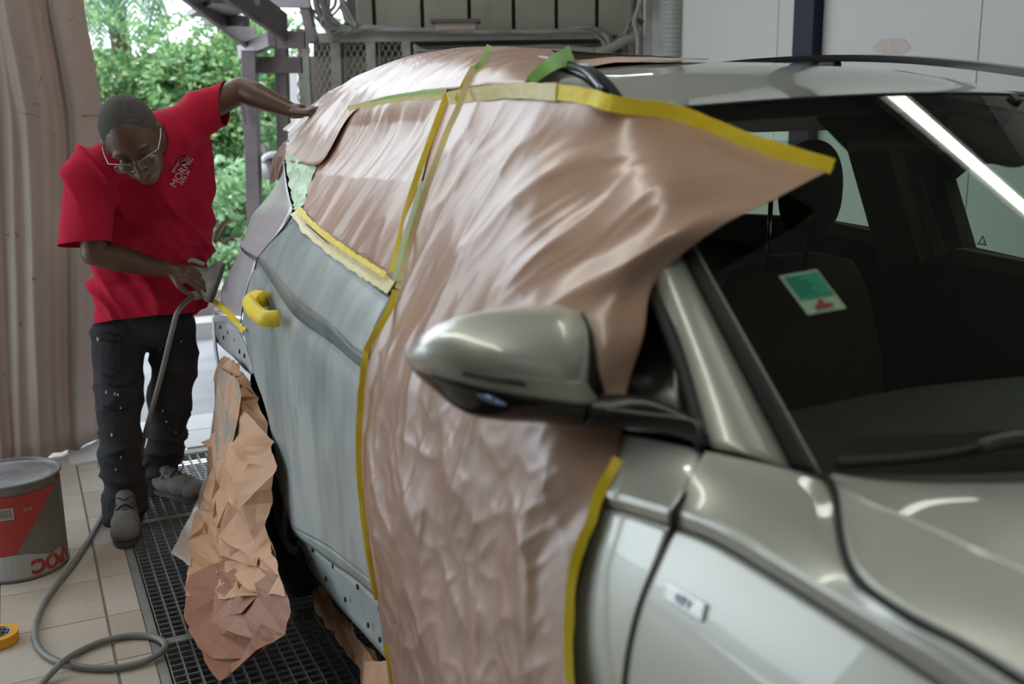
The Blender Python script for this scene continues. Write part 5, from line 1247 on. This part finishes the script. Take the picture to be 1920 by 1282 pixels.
# t-shirt
SHIRT = mat('red_cotton', (.42, .010, .036), .88, 0, .2, noise_amt=.3, nscale=5, col2=(.50, .016, .050), bump=.12, bscale=180)
def shirt_fold(p, n_):
    q = p-hipc
    k1 = (q.x*.80+q.z*.42)*7.5; k2 = (q.z*.8-q.x*.42)
    a = (ridge(Vector((k1+.7*noise.noise(q*3), k2*1.1, q.y*1.2)))**1.4-.25)*.026 + noise.noise(Vector((p.x*7, p.y*4, p.z*5)))*.007 + (ridge(Vector((k1*2.1, k2*2.4, 5)))-.4)*.010
    h_ = max(0, .35-abs(q.z-.12))*.035*ridge(Vector((q.z*13+q.x*4, q.x*2.5, 7)))           # sag rolls over the belly
    w_ = min(1, max(.15, min((p-sc1).length, (p-sc2).length)*6-.3))
    return n_*((a+h_)*w_-.006)
sp = [('c', shR+Vector((-.01, .0, -.01)), neck0+Vector((0, .06, -.03)), .082, .085), ('c', neck0+Vector((0, .06, -.03)), shL+Vector((0, .0, -.01)), .085, .078),
      ('e', Y(275, 335, 3.96), (.195, .135, .17)), ('e', Y(280, 440, 4.02), (.205, .145, .20)), ('e', Y(276, 540, 4.07), (.208, .155, .17)), ('e', Y(274, 610, 4.10), (.208, .150, .14)),
      ('c', Y(345, 240, 3.92), Y(355, 470, 4.04), .085, .085), ('c', Y(212, 300, 3.88), Y(212, 500, 4.0), .08, .085), ('c', Y(362, 240, 3.92), Y(358, 560, 4.08), .06, .07),
      ('c', shR, Y(160, 470, 3.79), .085, .092), ('c', shL, Y(440, 188, 3.87), .080, .080)]
sc1 = Y(158, 458, 3.79); sc2 = Y(421, 198, 3.87)
sh_me = blob(sp, .009, 7, shirt_fold, cuts=[])
bm = bmesh.new(); bm.from_mesh(sh_me)
def cut_local(bm, co, no, near, rad):
    """trim only what lies beyond the plane and near the given point"""
    bmesh.ops.bisect_plane(bm, geom=bm.verts[:]+bm.edges[:]+bm.faces[:], plane_co=co, plane_no=no)
    kill = [f for f in bm.faces if (f.calc_center_median()-co).dot(no) > 0 and (f.calc_center_median()-near).length < rad]
    bmesh.ops.delete(bm, geom=kill, context='FACES')
cut_local(bm, sc1, (_D*.97+_R*.10).normalized(), Y(150, 490, 3.79), .165)
cut_local(bm, sc2, (_R*.97-_D*.0).normalized(), Y(448, 195, 3.87), .14)
hem = Y(278, 598, 4.10)
cut_local(bm, hem, (_D*.97+_R*.12).normalized(), Y(276, 660, 4.10), .33)
nk = hp_(0, -.03, -.05)
sh_me2 = mesh_of(bm)
shirt = link('t_shirt', sh_me2, SHIRT, None, True); put(shirt, man)
md = shirt.modifiers.new('thick', 'SOLIDIFY'); md.thickness = .003; md.offset = -1
# collar
col_c = neck0+(nk-neck0)*.10; ax = (nk-neck0).normalized(); s1 = ax.cross(_f).normalized(); s2 = ax.cross(s1)
tube('collar', [col_c+(s1*math.cos(a)*.072+s2*math.sin(a)*.072) for a in [2*PI*k/30 for k in range(31)]], .010, mat('collar_red', (.42, .006, .025), .9), shirt, n=31, seg=6, raw=True)
# chest print, following the shirt
from mathutils.bvhtree import BVHTree
bvh = BVHTree.FromPolygons([v.co.copy() for v in sh_me2.vertices], [tuple(p.vertices) for p in sh_me2.polygons])
WHITE = mat('print_white', (.72, .68, .68), .8)
def chest(s, px, py, size, rot, name='lettering', sp_=1.0):
    cu = bpy.data.curves.new('t', 'FONT'); cu.body = s; cu.size = size; cu.align_x = 'CENTER'; cu.align_y = 'CENTER'; cu.space_character = sp_
    t = bpy.data.objects.new('t', cu); COL.objects.link(t); dg = bpy.context.evaluated_depsgraph_get(); me = bpy.data.meshes.new_from_object(t.evaluated_get(dg)); bpy.data.objects.remove(t)
    ca, sa = math.cos(rot), math.sin(rot)
    for v in me.vertices:
        a = v.co.x*ca-v.co.y*sa; b = v.co.x*sa+v.co.y*ca
        d = ray(px+a*FPX/3.75, py-b*FPX/3.75).normalized(); h_ = bvh.ray_cast(CAM, d)
        v.co = (h_[0]-d*.005) if h_[0] is not None else CAM+d*4
    put(link(name, me, WHITE, None, False), shirt)
chest('MORNE', 341, 322, .036, math.radians(58))
chest('garage', 329, 312, .018, math.radians(58))
chest('0596 50', 347, 333, .0175, math.radians(58))
for k, (a, b) in enumerate((((332, 300), (352, 298)), ((338, 303), (356, 300)), ((346, 310), (357, 303)))):
    q = []
    for t in range(9):
        px = a[0]+(b[0]-a[0])*t/8+3*math.sin(t*.8); py = a[1]+(b[1]-a[1])*t/8-4*math.sin(t*PI/8); d = ray(px, py).normalized(); h_ = bvh.ray_cast(CAM, d); q.append(h_[0]-d*.006 if h_[0] else CAM+d*4)
    tube('print_line', q, .0012, WHITE, shirt, n=12, seg=5)
# trousers
TR = mat('charcoal_work_cloth', (.022, .023, .026), .85, 0, .25, noise_amt=.25, nscale=6, col2=(.045, .046, .05), bump=.2, bscale=90, n2=(38, .735, (.30, .30, .29)))
def tr_fold(p, n_):
    z = p.z
    a = noise.noise(Vector((p.x*8, p.y*8, z*6)))*.012 + ridge(Vector((p.x*5, p.y*5, z*(11 if z < .35 else 7))))*(.018 if z < .30 else .010)
    return n_*(a-.006)
K1 = [(Y(226, 625, 4.12), .108), (Y(222, 700, 4.10), .096), (Y(225, 780, 4.06), .082), (Y(228, 860, 4.02), .080), (Y(232, 925, 3.99), .078), (Y(233, 962, 3.985), .074)]
K2 = [(Y(322, 615, 4.17), .104), (Y(326, 690, 4.18), .094), (Y(318, 770, 4.19), .082), (Y(308, 840, 4.24), .076), (Y(299, 895, 4.28), .070), (Y(297, 918, 4.29), .068)]
tm_ = blob([('ch', K1), ('ch', K2), ('e', Y(275, 600, 4.14), (.175, .13, .12))], .0085, 5, tr_fold)
trs = link('trousers', tm_, TR, None, True); put(trs, man)
bvt = BVHTree.FromPolygons([v.co.copy() for v in tm_.vertices], [tuple(p.vertices) for p in tm_.polygons])
def on_bvh(b, px, py, off=.004):
    d = ray(px, py).normalized(); h_ = b.ray_cast(CAM, d); return (h_[0]-d*off) if h_[0] is not None else None
def seam_line(name, pts, r, mt, par, b):
    q = [on_bvh(b, *p) for p in pts]; q = [p for p in q if p is not None]
    if len(q) > 2: tube(name, q, r, mt, par, n=30, seg=5)
DK = mat('seam_dark', (.012, .012, .014), .9)
seam_line('pocket_seam', [(186, 622), (200, 625), (214, 628), (224, 630), (225, 650), (225, 670), (223, 690), (214, 702), (200, 706), (190, 700)], .003, DK, trs, bvt)
seam_line('pocket_seam', [(188, 636), (205, 640), (222, 642)], .003, DK, trs, bvt)
seam_line('trouser_seam', [(200, 720), (215, 726), (240, 722), (256, 715)], .003, DK, trs, bvt)
seam_line('trouser_seam', [(192, 760), (215, 768), (245, 765)], .003, DK, trs, bvt)
rnd = random.Random(5)
for (px, py, r) in ((183, 635, 3), (199, 735, 2.2), (215, 738, 2), (221, 740, 1.8), (226, 765, 1.5), (209, 815, 2.4), (305, 770, 2), (312, 790, 2), (217, 880, 1.6), (227, 857, 1.6), (330, 810, 1.5), (300, 655, 1.5), (340, 640, 1.3), (268, 818, 2)):
    p = on_bvh(bvt, px, py)
    if p is not None:
        bm = bmesh.new(); bmesh.ops.create_circle(bm, cap_ends=True, segments=8, radius=1, matrix=Matrix.Translation(p) @ Matrix((_R, -_D, -_f)).transposed().to_4x4() @ Matrix.Diagonal((r/1946*3.9*.8, r/1946*3.9*1.5, 1, 1)))
        put(link('paint_spot', mesh_of(bm), mat('paint_spot', (.45, .45, .44), .7), None, False), trs)
# shoes
SUEDE = mat('dusty_shoe', (.125, .12, .11), .9, noise_amt=.25, nscale=14, col2=(.21, .205, .19), bump=.25, bscale=70)
def shoe(toe, heel, name='shoe'):
    toe = Vector((*toe, 0)); heel = Vector((*heel, 0)); d = (toe-heel); L_ = d.length; d.normalize(); s = Vector((d.y, -d.x, 0)); u = Vector((0, 0, 1))
    def q(a, b, c): return heel+d*a*L_+s*b+u*c
    Ms = Matrix((d, s, u)).transposed()
    m_ = blob([('e', q(.82, 0, .042), (.062, .052, .040), Ms), ('e', q(.62, 0, .050), (.080, .052, .046), Ms), ('e', q(.36, 0, .055), (.085, .044, .052), Ms), ('e', q(.14, 0, .055), (.046, .040, .056), Ms), ('c', q(.26, 0, .07), q(.20, 0, .12), .045, .046), ('c', q(.44, 0, .085), q(.24, 0, .125), .030, .036)], .005, 4, cuts=[(Vector((0, 0, .012)), Vector((0, 0, -1)))])
    o = link(name, m_, SUEDE, None, True); put(o, man)
    bm = bmesh.new(); out = []
    for k in range(36):
        a = 2*PI*k/36; x_ = .5+.52*math.cos(a); w_ = .052 if x_ > .5 else .042; y_ = w_*math.copysign(abs(math.sin(a))**.7, math.sin(a)); out.append(q(x_, y_, 0))
    add_grid(bm, [[p+u*.002 for p in out], [p+u*.020 for p in out]], True); bm.faces.new([v for v in bm.verts][:36][::-1]); bm.faces.new([v for v in bm.verts][36:])
    put(link('sole', mesh_of(bm), mat('sole_dark', (.07, .07, .066), .8), None, False), o)
    for k in range(4):
        a = .44+.065*k; z = .112-.0105*k
        tube('lace', [q(a, -.030, z-.014), q(a+.01, 0, z+.006), q(a, .030, z-.014)], .0028, mat('lace_dark', (.03, .03, .03), .9), o, n=10, seg=5)
    for sg in (-1, 1): tube('lace', [q(.45, 0, .118), q(.50, sg*.03, .135), q(.47, sg*.055, .100), q(.40, sg*.045, .08), q(.42, sg*.01, .115)], .0022, mat('lace_dark', (.03, .03, .03), .9), o, n=20, seg=5)
    tube('toe_seam', [q(.68, -.050, .03), q(.70, -.03, .075), q(.71, 0, .088), q(.70, .03, .075), q(.68, .050, .03)], .0016, mat('stitch', (.27, .26, .24), .9), o, n=20, seg=5)
    return o
shoe((.222, 3.715), (.262, 4.03)); shoe((.560, 4.045), (.365, 4.30))

# ------------------------------------------------------------------ sander and its hose
sand = empty('orbital_sander', pc, 'dusty grey air sander held against the rear corner of the car', 'sander')
DG = mat('sander_grey', (.20, .20, .18), .7, noise_amt=.2, nscale=20, col2=(.30, .30, .27)); DGD = mat('sander_dark', (.07, .07, .065), .6)
ua = sdn.cross(_f).normalized(); ub = sdn.cross(ua)
def disc(name, prof, mt, seg=36):
    bm = bmesh.new(); G = [[pc+sdn*h+(ua*math.cos(a)+ub*math.sin(a))*r for a in [2*PI*k/seg for k in range(seg)]] for h, r in prof]
    add_grid(bm, G, True); bmesh.ops.recalc_face_normals(bm, faces=bm.faces[:]); o = link(name, mesh_of(bm), mt, None, True); put(o, sand); return o
disc('pad', [(.014, .001), (.014, .075), (.010, .078), (.002, .078), (-.002, .072)], DGD)
disc('shroud', [(.002, .070), (.001, .079), (-.010, .080), (-.022, .074), (-.030, .060), (-.040, .044)], DG)
disc('motor_body', [(-.030, .050), (-.050, .040), (-.075, .034), (-.095, .034), (-.108, .030), (-.114, .018), (-.115, .001)], DG)
tube('outlet', [pc-sdn*.030+_D*.030, pc-sdn*.055+_D*.060, pc-sdn*.085+_D*.078], .022, DG, sand, n=14, seg=12, taper=.8)
tube('lever', [pc-sdn*.118-_D*.035, pc-sdn*.085-_D*.052, pc-sdn*.040-_D*.050], .010, mat('lever_pale', (.34, .34, .33), .5), sand, n=14, seg=8)
hz = .0105
hs = [pc-sdn*.085+_D*.078, Y(333, 585, 3.80), Y(322, 622, 3.84), Y(303, 700, 3.92), Y(284, 770, 3.98), Y(268, 830, 4.08), Z(262, 880, .10), Z(250, 898, hz), Z(221, 915, hz), Z(197, 958, hz), Z(165, 1015, hz), Z(135, 1060, hz), Z(103, 1100, hz), Z(80, 1135, hz), Z(67, 1170, hz), Z(67, 1200, hz), Z(82, 1224, hz), Z(110, 1240, hz), Z(160, 1251, hz), Z(215, 1252, hz), Z(270, 1240, hz), Z(303, 1222, hz+.004), Z(310, 1208, hz+.006), Z(288, 1194, hz), Z(240, 1192, hz), Z(190, 1203, hz), Z(140, 1226, hz), Z(110, 1248, hz+.020), Z(84, 1275, hz), Z(60, 1310, hz), Z(20, 1380, hz)]
o = tube('air_hose', hs, .0095, mat('hose_grey', (.15, .155, .15), .45, noise_amt=.2, nscale=10, col2=(.22, .22, .21)), None, n=360, seg=12); tag(o, 'grey air hose running from the sander past the bucket and looping on the tiles', 'hose')

# ------------------------------------------------------------------ bucket and tape roll
bc = Vector((-.118, 3.735, 0)); br = .158; bh = .335
bk2 = empty('paint_bucket', bc, 'dusty metal paint bucket with red and white label at the left edge', 'bucket')
TIN = mat('dusty_tin', (.15, .15, .14), .5, .35, noise_amt=.2, nscale=8, col2=(.22, .22, .21))
bm = bmesh.new(); prof = [(0, .001), (br-.004, .001), (br, .006), (br-.003, .012), (br-.003, bh-.012), (br+.004, bh-.006), (br+.005, bh), (br-.002, bh+.002), (br-.006, bh-.006)]
add_grid(bm, [[bc+Vector((max(r, 1e-4)*math.cos(a), max(r, 1e-4)*math.sin(a), z)) for a in [2*PI*k/64 for k in range(64)]] for r, z in prof], True)
bmesh.ops.recalc_face_normals(bm, faces=bm.faces[:]); bo = link('body', mesh_of(bm), TIN, None, True); put(bo, bk2)
bm = bmesh.new(); prof = [(br-.004, bh-.004), (br-.010, bh-.012), (br-.03, bh-.013), (br-.034, bh-.010), (.001, bh-.010)]
add_grid(bm, [[bc+Vector((r*math.cos(a), r*math.sin(a), z)) for a in [2*PI*k/64 for k in range(64)]] for r, z in prof], True)
face_cam(bm); put(link('lid', mesh_of(bm), mat('dusty_lid', (.32, .32, .33), .4, .3, noise_amt=.15, nscale=7, col2=(.15, .15, .145)), None, True), bk2)
def canp(a, z, off=.0012): r = br-.003+off; return bc+Vector((r*math.cos(a), r*math.sin(a), z))
def on_can(px, py):
    d = ray(px, py); r = br-.003+.0012; ox, oy = CAM.x-bc.x, CAM.y-bc.y
    A = d.x*d.x+d.y*d.y; B = 2*(ox*d.x+oy*d.y); C_ = ox*ox+oy*oy-r*r; di = B*B-4*A*C_
    if di < 0: return None
    t = (-B-math.sqrt(di))/(2*A); p = CAM+d*t; return math.atan2(p.y-bc.y, p.x-bc.x), p.z
def canpatch(name, poly, off, mt):
    """flat print: polygon in (angle, height)"""
    bm = bmesh.new(); a0 = min(p[0] for p in poly); a1 = max(p[0] for p in poly); vs = [bm.verts.new((p[0], p[1], 0)) for p in poly]; bm.faces.new(vs)
    n = 24
    for k in range(1, n):
        c = a0+(a1-a0)*k/n; bmesh.ops.bisect_plane(bm, geom=bm.verts[:]+bm.edges[:]+bm.faces[:], plane_co=(c, 0, 0), plane_no=(1, 0, 0))
    for v in bm.verts: v.co = canp(v.co.x, v.co.y, off)
    face_cam(bm); put(link(name, mesh_of(bm), mt, None, False), bo)
LW = mat('label_white', (.40, .41, .40), .5, noise_amt=.25, nscale=9, col2=(.33, .34, .34)); LR = mat('label_red', (.42, .035, .03), .5, noise_amt=.3, nscale=6, col2=(.30, .04, .035))
fa = -PI/2; 
canpatch('label_white', [(fa-1.6, .012), (fa+1.5, .012), (fa+1.5, .045), (fa+.95, .075), (fa+.70, .070), (fa+.15, .095), (fa-1.6, .11)], .0010, LW)
canpatch('label_red', [(fa-1.6, .300), (fa+.40, .300), (fa+1.0, .300), (fa+.60, .235), (fa+.20, .150), (fa-.02, .100), (fa-.25, .095), (fa-1.6, .10)], .0014, LR)
canpatch('label_red', [(fa+1.12, .318), (fa+1.40, .318), (fa+1.26, .285)], .0014, LR)
canpatch('barcode_field', [(fa-.30, .222), (fa+.02, .222), (fa+.02, .262), (fa-.30, .262)], .0018, LW)
for k in range(12):
    a = fa-.28+.023*k; canpatch('barcode_line', [(a, .228), (a+(.006, .011, .008)[k % 3], .228), (a+(.006, .011, .008)[k % 3], .258), (a, .258)], .0022, MBLACK)
def cantext(s, a0, z0, size, mt, flip=True, name='lettering', weight=0.0):
    cu = bpy.data.curves.new('t', 'FONT'); cu.body = s; cu.size = size; cu.align_x = 'CENTER'; cu.align_y = 'CENTER'; cu.offset = weight
    t = bpy.data.objects.new('t', cu); COL.objects.link(t); dg = bpy.context.evaluated_depsgraph_get(); me = bpy.data.meshes.new_from_object(t.evaluated_get(dg)); bpy.data.objects.remove(t)
    for v in me.vertices:
        x_, y_ = (-v.co.x, -v.co.y) if flip else (v.co.x, v.co.y)
        v.co = canp(a0+x_/br, z0+y_, .0022)
    put(link(name, me, mt, None, False), bo)
cantext('APOC', fa+.80, .045, .066, LR, weight=.0035); cantext('TROPICAL', fa+.80, .083, .020, mat('print_grey', (.2, .2, .2), .6)); cantext('PTF', fa+.30, .245, .018, LW, False)
# masking tape roll
tr_ = Z(-4, 1203, 0); tr_.z = 0
rl_ = empty('tape_roll', tr_, 'orange yellow masking tape roll lying on the tiles', 'tape roll')
def ringmesh(r0, r1, h):
    bm = bmesh.new(); add_grid(bm, [[tr_+Vector((r*math.cos(a), r*math.sin(a), z)) for a in [2*PI*k/48 for k in range(48)]] for r, z in ((r0, .001), (r1, .001), (r1, h), (r0, h), (r0, .001))], True)
    bmesh.ops.remove_doubles(bm, verts=bm.verts[:], dist=1e-6); bmesh.ops.recalc_face_normals(bm, faces=bm.faces[:]); return mesh_of(bm)
put(link('tape', ringmesh(.040, .058, .030), mat('orange_tape', (.80, .36, .02), .45), None, False), rl_)
cr_ = link('core', ringmesh(.037, .0405, .031), mat('core_grey', (.42, .42, .38), .7), None, False); put(cr_, rl_)
for k in range(16):
    for j in range(2):
        a = 2*PI*(k+.5*j)/16; p = tr_+Vector((.0366*math.cos(a), .0366*math.sin(a), .010+.011*j)); bm = bmesh.new(); box(bm, (0, 0, 0), (.001, .006, .006), (Matrix.Rotation(a, 3, 'Z') @ Matrix.Rotation(PI/4, 3, 'X')))
        for v in bm.verts: v.co += p
        put(link('core_print', mesh_of(bm), MBLACK, None, False), cr_)
